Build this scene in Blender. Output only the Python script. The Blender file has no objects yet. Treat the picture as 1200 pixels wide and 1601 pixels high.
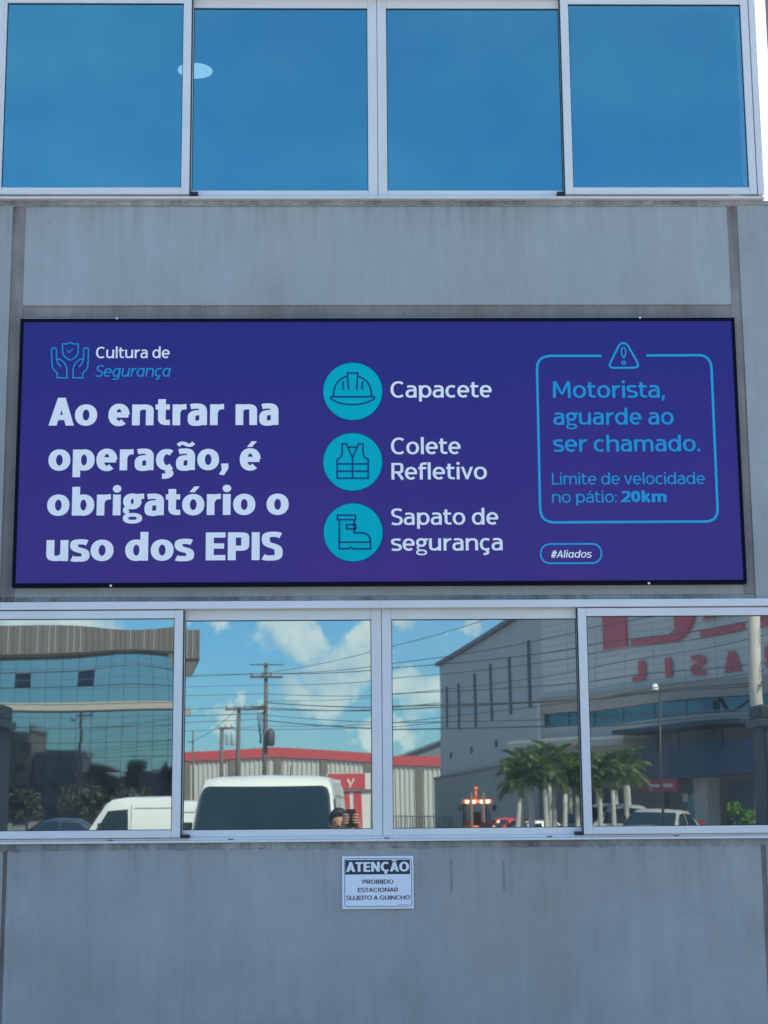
import bpy, bmesh, math, random
from mathutils import Vector, Matrix
SC = bpy.context.scene
C = SC.collection
PI = math.pi

# ------------------------------------------------------------------ camera
def make_camera():
    pitch, yaw, roll = .180705, .021049, -.007939
    f = Vector((math.sin(yaw)*math.cos(pitch), math.cos(yaw)*math.cos(pitch), math.sin(pitch)))
    r = Vector((math.cos(yaw), -math.sin(yaw), 0)); u = r.cross(f)
    r2 = r*math.cos(roll) + u*math.sin(roll); u2 = -r*math.sin(roll) + u*math.cos(roll)
    m = Matrix((r2, u2, -f)).transposed().to_4x4(); m.translation = Vector((0, -6.9, 1.6))
    cam = bpy.data.cameras.new('camera'); o = bpy.data.objects.new('camera', cam); C.objects.link(o)
    o.matrix_world = m
    cam.sensor_fit = 'VERTICAL'; cam.sensor_height = 36; cam.lens = 36*2592.6/1601
    cam.clip_start = .02; cam.clip_end = 3000
    SC.camera = o
make_camera()

# ------------------------------------------------------------------ light
SUN_EL, SUN_AZ = math.radians(50), math.radians(38)       # azimuth from +Y towards +X: behind the office building
SKY_STRENGTH = .15
SUN_STRENGTH = 3.8
EXPOSURE = 1.42
SC.view_settings.view_transform = 'Standard'; SC.view_settings.look = 'None'
SC.view_settings.exposure = EXPOSURE; SC.view_settings.gamma = 1
SC.cycles.max_bounces = 10; SC.cycles.glossy_bounces = 6; SC.cycles.transparent_max_bounces = 12
SC.cycles.sample_clamp_indirect = 6

def nd(nt, typ, **kw):
    n = nt.nodes.new(typ)
    for k, v in kw.items():
        if k.startswith('i_'):
            n.inputs[k[2:].replace('_', ' ')].default_value = v
        else: setattr(n, k, v)
    return n
def mth(nt, op, a, b=None, c=None, clamp=False):
    n = nt.nodes.new('ShaderNodeMath'); n.operation = op; n.use_clamp = clamp
    for i, v in enumerate((a, b, c)):
        if v is None: continue
        if isinstance(v, (int, float)): n.inputs[i].default_value = v
        else: nt.links.new(v, n.inputs[i])
    return n.outputs[0]

w = bpy.data.worlds.new('World'); SC.world = w; w.use_nodes = True
nt = w.node_tree; nt.nodes.clear()
sky = nd(nt, 'ShaderNodeTexSky', sky_type='NISHITA', sun_disc=False, sun_elevation=SUN_EL, sun_rotation=SUN_AZ,
         altitude=0, air_density=1.0, dust_density=.25, ozone_density=3.0)
tc = nd(nt, 'ShaderNodeTexCoord'); D = tc.outputs['Generated']
sep = nd(nt, 'ShaderNodeSeparateXYZ'); nt.links.new(D, sep.inputs[0])
# tropical sky: deeper blue than the model gives
tint = nd(nt, 'ShaderNodeMix', data_type='RGBA', blend_type='MULTIPLY'); tint.inputs[0].default_value = 1
ramp = nd(nt, 'ShaderNodeValToRGB')
nt.links.new(sep.outputs['Z'], ramp.inputs[0])
ramp.color_ramp.elements[0].position = 0; ramp.color_ramp.elements[0].color = (.24, .40, .56, 1)
ramp.color_ramp.elements[1].position = .55; ramp.color_ramp.elements[1].color = (.79, .90, .91, 1)
e = ramp.color_ramp.elements.new(.14); e.color = (.235, .49, .68, 1)
nt.links.new(sky.outputs[0], tint.inputs[6]); nt.links.new(ramp.outputs[0], tint.inputs[7])
# clouds: a noise field plus a few cumulus heads at given bearings (x, z per metre of -y)
n1 = nd(nt, 'ShaderNodeTexNoise', i_Scale=5.5, i_Detail=9.0, i_Roughness=.6); 
mp = nd(nt, 'ShaderNodeMapping'); mp.inputs['Scale'].default_value = (1, 1, 2.2); mp.inputs['Location'].default_value = (3.1, 1.2, .4)
nt.links.new(D, mp.inputs[0]); nt.links.new(mp.outputs[0], n1.inputs['Vector'])
n2 = nd(nt, 'ShaderNodeTexNoise', i_Scale=32.0, i_Detail=9.0, i_Roughness=.58); nt.links.new(D, n2.inputs['Vector'])
HEADS = [(-.040, .112, .022), (-.028, .104, .018), (-.012, .091, .017), (.010, .100, .020), (.004, .088, .018), (-.034, .074, .020),
         (-.014, .074, .020), (.010, .047, .012), (.038, .119, .013), (.022, .118, .010), (.038, .073, .022), (.050, .070, .016), (.030, .045, .010), (-.080, .119, .012),
         (-.160, .117, .03), (-.200, .119, .03), (-.078, .058, .010), (-.066, .066, .008), (.074, .119, .012), (-.100, .118, .014),
         (-.30, .10, .07), (.32, .11, .06), (-.45, .09, .08)]
BANKS = [(.30, 1, .50, .30), (.10, 1, .35, .22), (.75, .9, .45, .35), (-.6, 1, .30, .25)]        # cumulus banks behind the building
tot = None
wn = nd(nt, 'ShaderNodeTexNoise', i_Scale=42.0, i_Detail=4.0, i_Roughness=.6); nt.links.new(D, wn.inputs['Vector'])
wc = nd(nt, 'ShaderNodeVectorMath', operation='SUBTRACT'); nt.links.new(wn.outputs['Color'], wc.inputs[0]); wc.inputs[1].default_value = (.5, .5, .5)
ws = nd(nt, 'ShaderNodeVectorMath', operation='SCALE'); nt.links.new(wc.outputs[0], ws.inputs[0]); ws.inputs['Scale'].default_value = .045
wd = nd(nt, 'ShaderNodeVectorMath', operation='ADD'); nt.links.new(D, wd.inputs[0]); nt.links.new(ws.outputs[0], wd.inputs[1])
for hx, hyy, hz, r in [(a, -1, b_, c_) for a, b_, c_ in HEADS]+BANKS:
    v = Vector((hx, hyy, hz)).normalized()
    dd = nd(nt, 'ShaderNodeVectorMath', operation='DISTANCE'); nt.links.new(wd.outputs[0], dd.inputs[0]); dd.inputs[1].default_value = v
    q = mth(nt, 'DIVIDE', dd.outputs['Value'], r); q = mth(nt, 'MULTIPLY', q, q); q = mth(nt, 'SUBTRACT', 1.0, q, clamp=True)
    tot = q if tot is None else mth(nt, 'MAXIMUM', tot, q)
a1 = mth(nt, 'MULTIPLY', mth(nt, 'SUBTRACT', n1.outputs[0], .54), 5.0)
# open sky gets fewer clouds high up
a1 = mth(nt, 'SUBTRACT', a1, mth(nt, 'MULTIPLY', mth(nt, 'ABSOLUTE', sep.outputs['Z']), 1.3))
front = mth(nt, 'GREATER_THAN', sep.outputs['Y'], -.2)
a1 = mth(nt, 'MINIMUM', mth(nt, 'MAXIMUM', a1, 0.0), 1.0)
a1 = mth(nt, 'MULTIPLY', a1, front)
dens = mth(nt, 'ADD', mth(nt, 'MULTIPLY', tot, 1.25), mth(nt, 'MULTIPLY', mth(nt, 'SUBTRACT', n2.outputs[0], .56), 2.5))
dens = mth(nt, 'MULTIPLY', dens, mth(nt, 'MULTIPLY', tot, 3.0, clamp=True), clamp=True)
dens = mth(nt, 'MAXIMUM', dens, a1, clamp=True)
veil = mth(nt, 'MULTIPLY', mth(nt, 'SUBTRACT', n1.outputs[0], .42), .55, clamp=True)        # thin high veil
dens = mth(nt, 'MAXIMUM', dens, mth(nt, 'MINIMUM', veil, .12))
dens = mth(nt, 'SMOOTH_MIN', dens, .84, .3)
shade = mth(nt, 'MULTIPLY_ADD', n2.outputs[0], 3.0, -1.0, clamp=True)
ccol = nd(nt, 'ShaderNodeMix', data_type='RGBA'); nt.links.new(shade, ccol.inputs[0])
ccol.inputs[6].default_value = (2.6, 3.5, 4.1, 1); ccol.inputs[7].default_value = (4.6, 5.1, 5.1, 1)
cm = nd(nt, 'ShaderNodeMix', data_type='RGBA'); nt.links.new(dens, cm.inputs[0])
nt.links.new(tint.outputs[2], cm.inputs[6]); nt.links.new(ccol.outputs[2], cm.inputs[7])
bg = nd(nt, 'ShaderNodeBackground'); bg.inputs[1].default_value = SKY_STRENGTH
nt.links.new(cm.outputs[2], bg.inputs[0])
wo = nd(nt, 'ShaderNodeOutputWorld'); nt.links.new(bg.outputs[0], wo.inputs[0])

sl = bpy.data.lights.new('sun', 'SUN'); sl.energy = SUN_STRENGTH; sl.angle = math.radians(.53); sl.color = (1, .94, .86)
so = bpy.data.objects.new('sun', sl); C.objects.link(so)
sd = Vector((math.sin(SUN_AZ)*math.cos(SUN_EL), math.cos(SUN_AZ)*math.cos(SUN_EL), math.sin(SUN_EL)))
so.rotation_euler = sd.to_track_quat('Z', 'Y').to_euler(); so.location = (0, 0, 40)

# ------------------------------------------------------------------ materials
MATS = {}
def mat(name, col=(.5, .5, .5), rough=.6, metal=0, var=0, vscale=6, bump=0, bscale=60, spec=.5, emit=None, estr=0, coat=0):
    if name in MATS: return MATS[name]
    m = bpy.data.materials.new(name); m.use_nodes = True; t = m.node_tree; p = t.nodes['Principled BSDF']
    p.inputs['Base Color'].default_value = (*col, 1); p.inputs['Roughness'].default_value = rough
    p.inputs['Metallic'].default_value = metal; p.inputs['Specular IOR Level'].default_value = spec
    p.inputs['Coat Weight'].default_value = coat
    if emit: p.inputs['Emission Color'].default_value = (*emit, 1); p.inputs['Emission Strength'].default_value = estr
    if var or bump:
        g = nd(t, 'ShaderNodeTexCoord')
    if var:
        n = nd(t, 'ShaderNodeTexNoise', i_Scale=vscale, i_Detail=7.0, i_Roughness=.6); t.links.new(g.outputs['Object'], n.inputs['Vector'])
        mr = nd(t, 'ShaderNodeMapRange'); mr.inputs[1].default_value = .3; mr.inputs[2].default_value = .7
        mr.inputs[3].default_value = 1-var; mr.inputs[4].default_value = 1+var
        t.links.new(n.outputs[0], mr.inputs[0])
        mx = nd(t, 'ShaderNodeMix', data_type='RGBA', blend_type='MULTIPLY'); mx.inputs[0].default_value = 1
        mx.inputs[6].default_value = (*col, 1); t.links.new(mr.outputs[0], mx.inputs[7]); t.links.new(mx.outputs[2], p.inputs['Base Color'])
    if bump:
        n = nd(t, 'ShaderNodeTexNoise', i_Scale=bscale, i_Detail=5.0); t.links.new(g.outputs['Object'], n.inputs['Vector'])
        b = nd(t, 'ShaderNodeBump'); b.inputs['Strength'].default_value = bump; b.inputs['Distance'].default_value = .01
        t.links.new(n.outputs[0], b.inputs['Height']); t.links.new(b.outputs[0], p.inputs['Normal'])
    MATS[name] = m; return m

def concrete(name, col, streak=.12, blotch=.12, stain=.0, bump=.25, warm=(.9, .82, .72), drip=None, dripk=.26):
    m = bpy.data.materials.new(name); m.use_nodes = True; t = m.node_tree; p = t.nodes['Principled BSDF']
    p.inputs['Roughness'].default_value = .82; p.inputs['Specular IOR Level'].default_value = .3
    g = nd(t, 'ShaderNodeNewGeometry')
    def noise(scale, sx, sz, detail=6.0, rough=.6, off=0):
        mp = nd(t, 'ShaderNodeMapping'); mp.inputs['Scale'].default_value = (sx, 1, sz); mp.inputs['Location'].default_value = (off, off*.7, off*1.3)
        n = nd(t, 'ShaderNodeTexNoise', i_Scale=scale, i_Detail=detail, i_Roughness=rough)
        t.links.new(g.outputs['Position'], mp.inputs[0]); t.links.new(mp.outputs[0], n.inputs['Vector']); return n.outputs[0]
    def remap(v, a, b, lo, hi):
        r = nd(t, 'ShaderNodeMapRange'); 
        for i, x in zip((1, 2, 3, 4), (a, b, lo, hi)): r.inputs[i].default_value = x
        t.links.new(v, r.inputs[0]); return r.outputs[0]
    s1 = remap(noise(9, 1.6, .10, 5), .3, .7, 1-streak, 1+streak)
    s1b = remap(noise(22, 1.8, .14, 4, off=5), .3, .7, 1-streak*.7, 1+streak*.7)
    s2 = remap(noise(1.6, 1, 1, 8, .65, 3), .32, .68, 1-blotch, 1+blotch)
    sc = remap(noise(40, 1.0, .035, 3, .5, 77), .70, .76, 1.0, 1.09)
    s3 = remap(noise(70, 1, 1, 3, .5, 9), .25, .75, .975, 1.025)
    v = mth(t, 'MULTIPLY', mth(t, 'MULTIPLY', s1, s1b), mth(t, 'MULTIPLY', mth(t, 'MULTIPLY', s2, sc), s3))
    mx = nd(t, 'ShaderNodeMix', data_type='RGBA', blend_type='MULTIPLY'); mx.inputs[0].default_value = 1
    mx.inputs[6].default_value = (*col, 1); t.links.new(v, mx.inputs[7])
    out = mx.outputs[2]
    # warmer, browner patches
    wv = remap(noise(2.3, 1, .6, 6, .6, 21), .50, .72, 0, 1)
    mw = nd(t, 'ShaderNodeMix', data_type='RGBA', blend_type='MULTIPLY'); t.links.new(mth(t, 'MULTIPLY', wv, .55), mw.inputs[0])
    t.links.new(out, mw.inputs[6]); mw.inputs[7].default_value = (*warm, 1); out = mw.outputs[2]
    # pinholes and hairline scuffs
    pv = nd(t, 'ShaderNodeTexVoronoi', i_Scale=9.0); t.links.new(g.outputs['Position'], pv.inputs['Vector'])
    hole = remap(pv.outputs['Distance'], .03, .07, .45, 1)
    pm = noise(3, 1, 1, 3, .5, 31); holem = mth(t, 'MAXIMUM', hole, mth(t, 'GREATER_THAN', .58, pm))
    mh = nd(t, 'ShaderNodeMix', data_type='RGBA', blend_type='MULTIPLY'); mh.inputs[0].default_value = .8
    t.links.new(out, mh.inputs[6]); t.links.new(holem, mh.inputs[7]); out = mh.outputs[2]
    if stain:
        sv = remap(noise(7, 1, .5, 7, .7, 44), .46, .66, 0, 1)
        ms = nd(t, 'ShaderNodeMix', data_type='RGBA', blend_type='MULTIPLY'); t.links.new(mth(t, 'MULTIPLY', sv, stain), ms.inputs[0])
        t.links.new(out, ms.inputs[6]); ms.inputs[7].default_value = (.32, .29, .27, 1); out = ms.outputs[2]
    if drip:                                       # run-off marks hanging from the ledge at height drip
        sz = nd(t, 'ShaderNodeSeparateXYZ'); t.links.new(g.outputs['Position'], sz.inputs[0])
        ln = remap(noise(5, 1.4, 0, 3, .6, 61), .35, .75, .02, .50)            # how far each run reaches
        dz = mth(t, 'SUBTRACT', drip, sz.outputs['Z'])
        fade = mth(t, 'SUBTRACT', 1.0, mth(t, 'DIVIDE', dz, ln), clamp=True)
        run = remap(noise(26, 1.2, .05, 4, .6, 83), .48, .66, 0, 1)
        md = nd(t, 'ShaderNodeMix', data_type='RGBA', blend_type='MULTIPLY'); t.links.new(mth(t, 'MULTIPLY', mth(t, 'MULTIPLY', fade, run), dripk), md.inputs[0])
        t.links.new(out, md.inputs[6]); md.inputs[7].default_value = (.50, .47, .44, 1); out = md.outputs[2]
    t.links.new(out, p.inputs['Base Color'])
    b = nd(t, 'ShaderNodeBump'); b.inputs['Strength'].default_value = bump; b.inputs['Distance'].default_value = .006
    t.links.new(noise(14, 1, 1, 5, .55, 2), b.inputs['Height']); t.links.new(b.outputs[0], p.inputs['Normal'])
    MATS[name] = m; return m

def window_glass(name, refl=.3, tint=(.8, .95, 1), through=(.22, .3, .34), dust_haze=.035):
    """front face of a coated pane: part mirror, part dark tinted see-through"""
    m = bpy.data.materials.new(name); m.use_nodes = True; t = m.node_tree; t.nodes.clear()
    gl = nd(t, 'ShaderNodeBsdfGlossy'); gl.inputs['Roughness'].default_value = .011; gl.inputs['Color'].default_value = (*tint, 1)
    tr = nd(t, 'ShaderNodeBsdfTransparent'); tr.inputs[0].default_value = (*through, 1)
    lw = nd(t, 'ShaderNodeLayerWeight'); lw.inputs[0].default_value = .25
    f = mth(t, 'MULTIPLY_ADD', lw.outputs['Fresnel'], .8, refl-.03, clamp=True)
    mx = nd(t, 'ShaderNodeMixShader'); t.links.new(f, mx.inputs[0]); t.links.new(tr.outputs[0], mx.inputs[1]); t.links.new(gl.outputs[0], mx.inputs[2])
    # dusty film with wiping marks, pale to put a haze over the reflections
    g = nd(t, 'ShaderNodeNewGeometry'); mp = nd(t, 'ShaderNodeMapping'); mp.inputs['Scale'].default_value = (1.0, 1, .55); mp.inputs['Rotation'].default_value = (0, .35, 0)
    t.links.new(g.outputs['Position'], mp.inputs[0])
    n = nd(t, 'ShaderNodeTexNoise', i_Scale=2.2, i_Detail=8.0, i_Roughness=.62); t.links.new(mp.outputs[0], n.inputs['Vector'])
    n2 = nd(t, 'ShaderNodeTexNoise', i_Scale=240.0, i_Detail=2.0); t.links.new(g.outputs['Position'], n2.inputs['Vector'])
    r = nd(t, 'ShaderNodeMapRange'); r.inputs[1].default_value = .3; r.inputs[2].default_value = .72; r.inputs[3].default_value = dust_haze*.45; r.inputs[4].default_value = dust_haze*1.7; t.links.new(n.outputs[0], r.inputs[0])
    sp = mth(t, 'MULTIPLY', mth(t, 'GREATER_THAN', n2.outputs[0], .74), .10)
    df = nd(t, 'ShaderNodeBsdfDiffuse'); df.inputs[0].default_value = (.75, .73, .70, 1)
    m2 = nd(t, 'ShaderNodeMixShader'); t.links.new(mth(t, 'ADD', r.outputs[0], sp), m2.inputs[0]); t.links.new(mx.outputs[0], m2.inputs[1]); t.links.new(df.outputs[0], m2.inputs[2])
    o = nd(t, 'ShaderNodeOutputMaterial'); t.links.new(m2.outputs[0], o.inputs[0]); MATS[name] = m; return m
def clear_back(name='glass_inner_face'):
    m = bpy.data.materials.new(name); m.use_nodes = True; t = m.node_tree; t.nodes.clear()
    tr = nd(t, 'ShaderNodeBsdfTransparent'); tr.inputs[0].default_value = (.95, .97, .97, 1)
    o = nd(t, 'ShaderNodeOutputMaterial'); t.links.new(tr.outputs[0], o.inputs[0]); MATS[name] = m; return m

CON = concrete('concrete_column', (.355, .36, .34), streak=.04, blotch=.10, stain=.06, drip=4.22)
CON2 = concrete('concrete_infill', (.37, .38, .36), streak=.04, blotch=.09, stain=.06, drip=4.215)
CON3 = concrete('concrete_parapet', (.37, .355, .33), streak=.04, blotch=.12, stain=.08, drip=1.468)
MORT = concrete('mortar_groove', (.262, .226, .204), streak=.10, blotch=.2, stain=.30, bump=.5, drip=4.225, dripk=.9)
LEDGE = concrete('ledge_mortar', (.33, .32, .30), streak=.1, blotch=.3, stain=.8, bump=1)
ALU = mat('white_aluminium', (.74, .70, .65), .40, .0, var=.05, vscale=3, bump=.03, bscale=90)
ALU2 = mat('aluminium_track', (.60, .62, .62), .4, .0, var=.08, vscale=4)
RUB = mat('black_gasket', (.012, .014, .018), .6)
GU = window_glass('coated_glass_upper', .36, (.26, .88, 1.0), dust_haze=.022)
GLW = window_glass('coated_glass_lower', .41, (.86, .94, .86), dust_haze=.045)
GB = clear_back()
INT = mat('interior_wall', (.10, .11, .12), .9, var=.1)

# ------------------------------------------------------------------ mesh helpers
class MB:
    def __init__(s): s.b = bmesh.new()
    def quad(s, pts, mi=0):
        f = s.b.faces.new([s.b.verts.new(p) for p in pts]); f.material_index = mi; return f
    def box(s, x0, x1, y0, y1, z0, z1, mi=0):
        v = [s.b.verts.new((x, y, z)) for x in (x0, x1) for y in (y0, y1) for z in (z0, z1)]
        for q in ((0, 1, 3, 2), (4, 6, 7, 5), (0, 4, 5, 1), (2, 3, 7, 6), (0, 2, 6, 4), (1, 5, 7, 3)):
            f = s.b.faces.new([v[i] for i in q]); f.material_index = mi
        return s
    def obox(s, p, ex, ey, ez, mi=0):
        """box from corner p along three edge vectors"""
        p, ex, ey, ez = map(Vector, (p, ex, ey, ez))
        v = [s.b.verts.new(p+ex*a+ey*b+ez*c) for a in (0, 1) for b in (0, 1) for c in (0, 1)]
        for q in ((0, 1, 3, 2), (4, 6, 7, 5), (0, 4, 5, 1), (2, 3, 7, 6), (0, 2, 6, 4), (1, 5, 7, 3)):
            f = s.b.faces.new([v[i] for i in q]); f.material_index = mi
        return s
    def prism(s, poly, vec, mi=0):
        vec = Vector(vec); a = [s.b.verts.new(p) for p in poly]; b = [s.b.verts.new(Vector(p)+vec) for p in poly]; n = len(a)
        s.b.faces.new(a).material_index = mi; s.b.faces.new(b[::-1]).material_index = mi
        for i in range(n): s.b.faces.new((a[i], a[(i+1) % n], b[(i+1) % n], b[i])).material_index = mi
        return s
    def tube(s, pts, r, n=8, cap=True, mi=0):
        pts = [Vector(p) for p in pts]; rs = r if isinstance(r, (list, tuple)) else [r]*len(pts); rings = []
        for i, p in enumerate(pts):
            d = (pts[min(i+1, len(pts)-1)]-pts[max(i-1, 0)]).normalized()
            a = d.cross(Vector((0, 0, 1)));
            if a.length < 1e-3: a = d.cross(Vector((0, 1, 0)))
            a.normalize(); b = d.cross(a)
            rings.append([s.b.verts.new(p+(a*math.cos(2*PI*k/n)+b*math.sin(2*PI*k/n))*rs[i]) for k in range(n)])
        for i in range(len(rings)-1):
            for k in range(n):
                f = s.b.faces.new((rings[i][k], rings[i][(k+1) % n], rings[i+1][(k+1) % n], rings[i+1][k])); f.smooth = True; f.material_index = mi
        if cap: s.b.faces.new(rings[0][::-1]).material_index = mi; s.b.faces.new(rings[-1]).material_index = mi
        return s
    def lathe(s, prof, n=20, c=(0, 0, 0), axis='z', mi=0):
        c = Vector(c); rings = []
        for r, h in prof:
            ring = []
            for k in range(n):
                a = 2*PI*k/n; q = {'z': (r*math.cos(a), r*math.sin(a), h), 'x': (h, r*math.cos(a), r*math.sin(a)), 'y': (r*math.cos(a), h, r*math.sin(a))}[axis]
                ring.append(s.b.verts.new(c+Vector(q)))
            rings.append(ring)
        for i in range(len(rings)-1):
            for k in range(n):
                f = s.b.faces.new((rings[i][k], rings[i][(k+1) % n], rings[i+1][(k+1) % n], rings[i+1][k])); f.smooth = True; f.material_index = mi
        s.b.faces.new(rings[0][::-1]).material_index = mi; s.b.faces.new(rings[-1]).material_index = mi
        return s
    def ball(s, c, r, sc=(1, 1, 1), u=12, v=8, mi=0):
        g = bmesh.ops.create_uvsphere(s.b, u_segments=u, v_segments=v, radius=r)
        for x in g['verts']: x.co = Vector((x.co.x*sc[0], x.co.y*sc[1], x.co.z*sc[2]))+Vector(c)
        for x in g['verts']:
            for f in x.link_faces: f.smooth = True; f.material_index = mi
        return s
    def build(s, name, m, parent=None, bevel=0, segs=2, recalc=True):
        if recalc: bmesh.ops.recalc_face_normals(s.b, faces=s.b.faces)
        me = bpy.data.meshes.new(name); s.b.to_mesh(me); s.b.free()
        for x in (m if isinstance(m, (list, tuple)) else [m]): me.materials.append(x)
        o = bpy.data.objects.new(name, me); C.objects.link(o)
        if parent: o.parent = parent
        if bevel:
            b = o.modifiers.new('bevel', 'BEVEL'); b.width = bevel; b.segments = segs; b.limit_method = 'ANGLE'; b.angle_limit = math.radians(30)
            b.harden_normals = False
        return o
def tag(o, label=None, cat=None, group=None, kind=None):
    for k, v in (('label', label), ('category', cat), ('group', group), ('kind', kind)):
        if v: o[k] = v
    return o
def empty(name, label, cat, loc=(0, 0, 0), rz=0, group=None):
    o = bpy.data.objects.new(name, None); C.objects.link(o); o.location = loc; o.rotation_euler = (0, 0, rz)
    o.empty_display_size = .2
    return tag(o, label, cat, group)
def kids(o): return KID.get(o.name, [])
def copy_tree(o, parent=None, allobs=None):
    c = o.copy(); C.objects.link(c)
    if parent: c.parent = parent
    for ch in [x for x in list(C.objects) if x.parent == o]: copy_tree(ch, c)
    return c
def copy_part(o, parent, loc=None, rot=None, sc=None):
    c = o.copy(); C.objects.link(c); c.parent = parent
    if loc is not None: c.location = loc
    if rot is not None: c.rotation_euler = rot
    if sc is not None: c.scale = sc
    return c

# ------------------------------------------------------------------ stroke lettering
def arc(cx, cy, rx, ry, a0, a1, n=22):
    return [(cx+rx*math.cos(math.radians(a0+(a1-a0)*i/n)), cy+ry*math.sin(math.radians(a0+(a1-a0)*i/n))) for i in range(n+1)]
def bz(a, b, c, d, n=9):
    return [tuple((1-t)**3*a[i]+3*(1-t)**2*t*b[i]+3*(1-t)*t*t*c[i]+t**3*d[i] for i in (0, 1)) for t in [k/n for k in range(n+1)]]
def oval(cx, cy, rx, ry, n=36, p=2.14):
    o = []
    for i in range(n):
        a = 2*PI*i/n; c, s_ = math.cos(a), math.sin(a)
        o.append((cx+rx*math.copysign(abs(c)**(2/p), c), cy+ry*math.copysign(abs(s_)**(2/p), s_)))
    return o
def ovarc(cx, cy, rx, ry, a0, a1, n=26, p=2.14):
    o = []
    for i in range(n+1):
        a = math.radians(a0+(a1-a0)*i/n); c, s_ = math.cos(a), math.sin(a)
        o.append((cx+rx*math.copysign(abs(c)**(2/p), c), cy+ry*math.copysign(abs(s_)**(2/p), s_)))
    return o
X = .75
def glyph(ch, hx, hy, it):
    """-> (width, left bearing, right bearing, [(points, closed)])  cap height 1"""
    O = lambda pts: (pts, False)
    R_ = lambda cx, cy, rx, ry: (oval(cx, cy, rx, ry), True)
    asc = 1.03; rd, st = .045, .085
    dot = lambda x, y: ('dot', x, y, hx*1.12)
    PL = lambda *p: ('poly', list(p))
    def acute(c): a = hx*.95; return PL((c-a*.9, X+.075), (c+a*.55, X+.075), (c+a*.95+.11, X+.28), (c-a*.35+.09, X+.28))
    hn = hy*.80 if hy > .08 else hy
    if ch in 'oóôO0':
        if ch in 'O0':
            W = .86 if ch == 'O' else .66
            return W, rd, rd, [R_(W/2, .5, W/2-hx, .51-hy)]
        g = [R_(.35, X/2, .35-hx, X/2+.01-hy)]
        if ch == 'ó': g.append(acute(.33))
        return .70, rd, rd, g
    if ch in 'eé':
        W = .67; hy = hn; g = [O([(hx, .375), (W-hx*.3, .375)]), O(ovarc(W/2, X/2, W/2-hx, X/2+.01-hy, 0, 312))]
        if ch == 'é': g.append(acute(.33))
        return W, rd, rd, g
    if ch in 'cç':
        W = .60; g = [O(ovarc(.35, X/2, .35-hx, X/2+.01-hy, 52, 308))]
        if ch == 'ç': g.append(O(bz((.33, .02), (.52, -.07), (.47, -.25), (.20, -.215), 8)))
        return W, rd, .03, g
    if ch in 'aã':
        if it and ch == 'a':
            W = .66; return W, rd, st, [R_(.33, X/2, .33-hx, X/2+.01-hy), O([(W-hx, X), (W-hx, 0)])]
        W = .61; hy = hn
        g = [O(bz((.09, X-.09), (.17, X-hy+.01), (.24, X-hy+.01), (.31, X-hy+.01), 6)+bz((.31, X-hy+.01), (W-hx-.02, X-hy+.01), (W-hx, X-.17), (W-hx, .46), 8)[1:]+[(W-hx, 0)]),
             O([(W-hx, .455-hy*.1), (.33, .455-hy*.1)]+bz((.33, .455-hy*.1), (.13, .45-hy*.1), (hx, .36), (hx, .235), 7)[1:]+bz((hx, .235), (hx, .10), (.14, hy-.01), (.27, hy-.01), 7)[1:]+bz((.27, hy-.01), (.40, hy-.01), (.50, .12), (W-hx, .21), 6)[1:])]
        if ch == 'ã': g.append(O(bz((.06, X+.13), (.14, X+.25), (.24, X+.23), (.31, X+.18), 6)+bz((.31, X+.18), (.38, X+.13), (.48, X+.11), (.56, X+.23), 6)[1:])[:1]+(False, .62))
        if ch == 'á': g.append(acute(.30))
        return W, .04, .075, g
    if ch == 'á':
        w_, a, b, g = glyph('a', hx, hy, it); return w_, a, b, g+[acute(.30)]
    if ch == 's':
        W = .56; hy = hn
        return W, .035, .035, [O(bz((W-.06, X-.105), (.44, X-hy+.01), (.36, X-hy+.01), (.29, X-hy+.01), 6)+bz((.29, X-hy+.01), (.12, X-hy), (hx-.02, .66), (hx-.02, .555), 7)[1:]
              + bz((hx-.02, .555), (hx-.02, .42), (.19, .41), (.28, .38), 7)[1:]+bz((.28, .38), (.42, .34), (W-hx+.02, .33), (W-hx+.02, .20), 7)[1:]
              + bz((W-hx+.02, .20), (W-hx+.02, .09), (.42, hy-.01), (.27, hy-.01), 7)[1:]+bz((.27, hy-.01), (.18, hy-.01), (.10, .05), (.035, .10), 6)[1:])]
    if ch == 'g':
        if it:
            W = .66; return W, rd, st, [R_(.33, X/2, .33-hx, X/2+.01-hy), O([(W-hx, X), (W-hx, -.02)]+bz((W-hx, -.02), (W-hx, -.22), (.42, -.24), (.12, -.20), 8)[1:])]
        h = hn*.82; W = .64
        return W, .04, .02, [R_(.29, .50, .29-hx, .255-h), O([(.42, .67), (.66, .685)]),
              (bz((.15, .29), (.06, .22), (.06, .12), (.18, .08), 7), False, .72), (oval(.305, -.105, .30-hx*.68, .185-h, p=2.5), True, .70)]
    if ch in 'nh':
        W = .68; top = X if ch == 'n' else asc
        return W, st, .075, [O([(hx, 0), (hx, top)]), O(bz((hx, .47), (.14, .63), (.25, X-hy), (.38, X-hy), 8)+bz((.38, X-hy), (.54, X-hy), (W-hx, .62), (W-hx, .46), 8)[1:]+[(W-hx, 0)])]
    if ch == 'm':
        W = 1.05; c = W/2
        a = lambda x0, x1: O(bz((x0, .47), (x0+.05, .63), (x0+.13, X-hy), (x0+.24, X-hy), 8)+bz((x0+.24, X-hy), (x1-.06, X-hy), (x1, .62), (x1, .46), 8)[1:]+[(x1, 0)])
        return W, st, .075, [O([(hx, 0), (hx, X)]), a(hx, c), a(c, W-hx)]
    if ch == 'u':
        W = .67
        return W, .075, st, [O([(W-hx, X), (W-hx, 0)]), O([(hx, X), (hx, .29)]+bz((hx, .29), (hx, .12), (.15, hy), (.30, hy), 8)[1:]+bz((.30, hy), (.43, hy), (.53, .14), (W-hx, .28), 8)[1:])]
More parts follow.
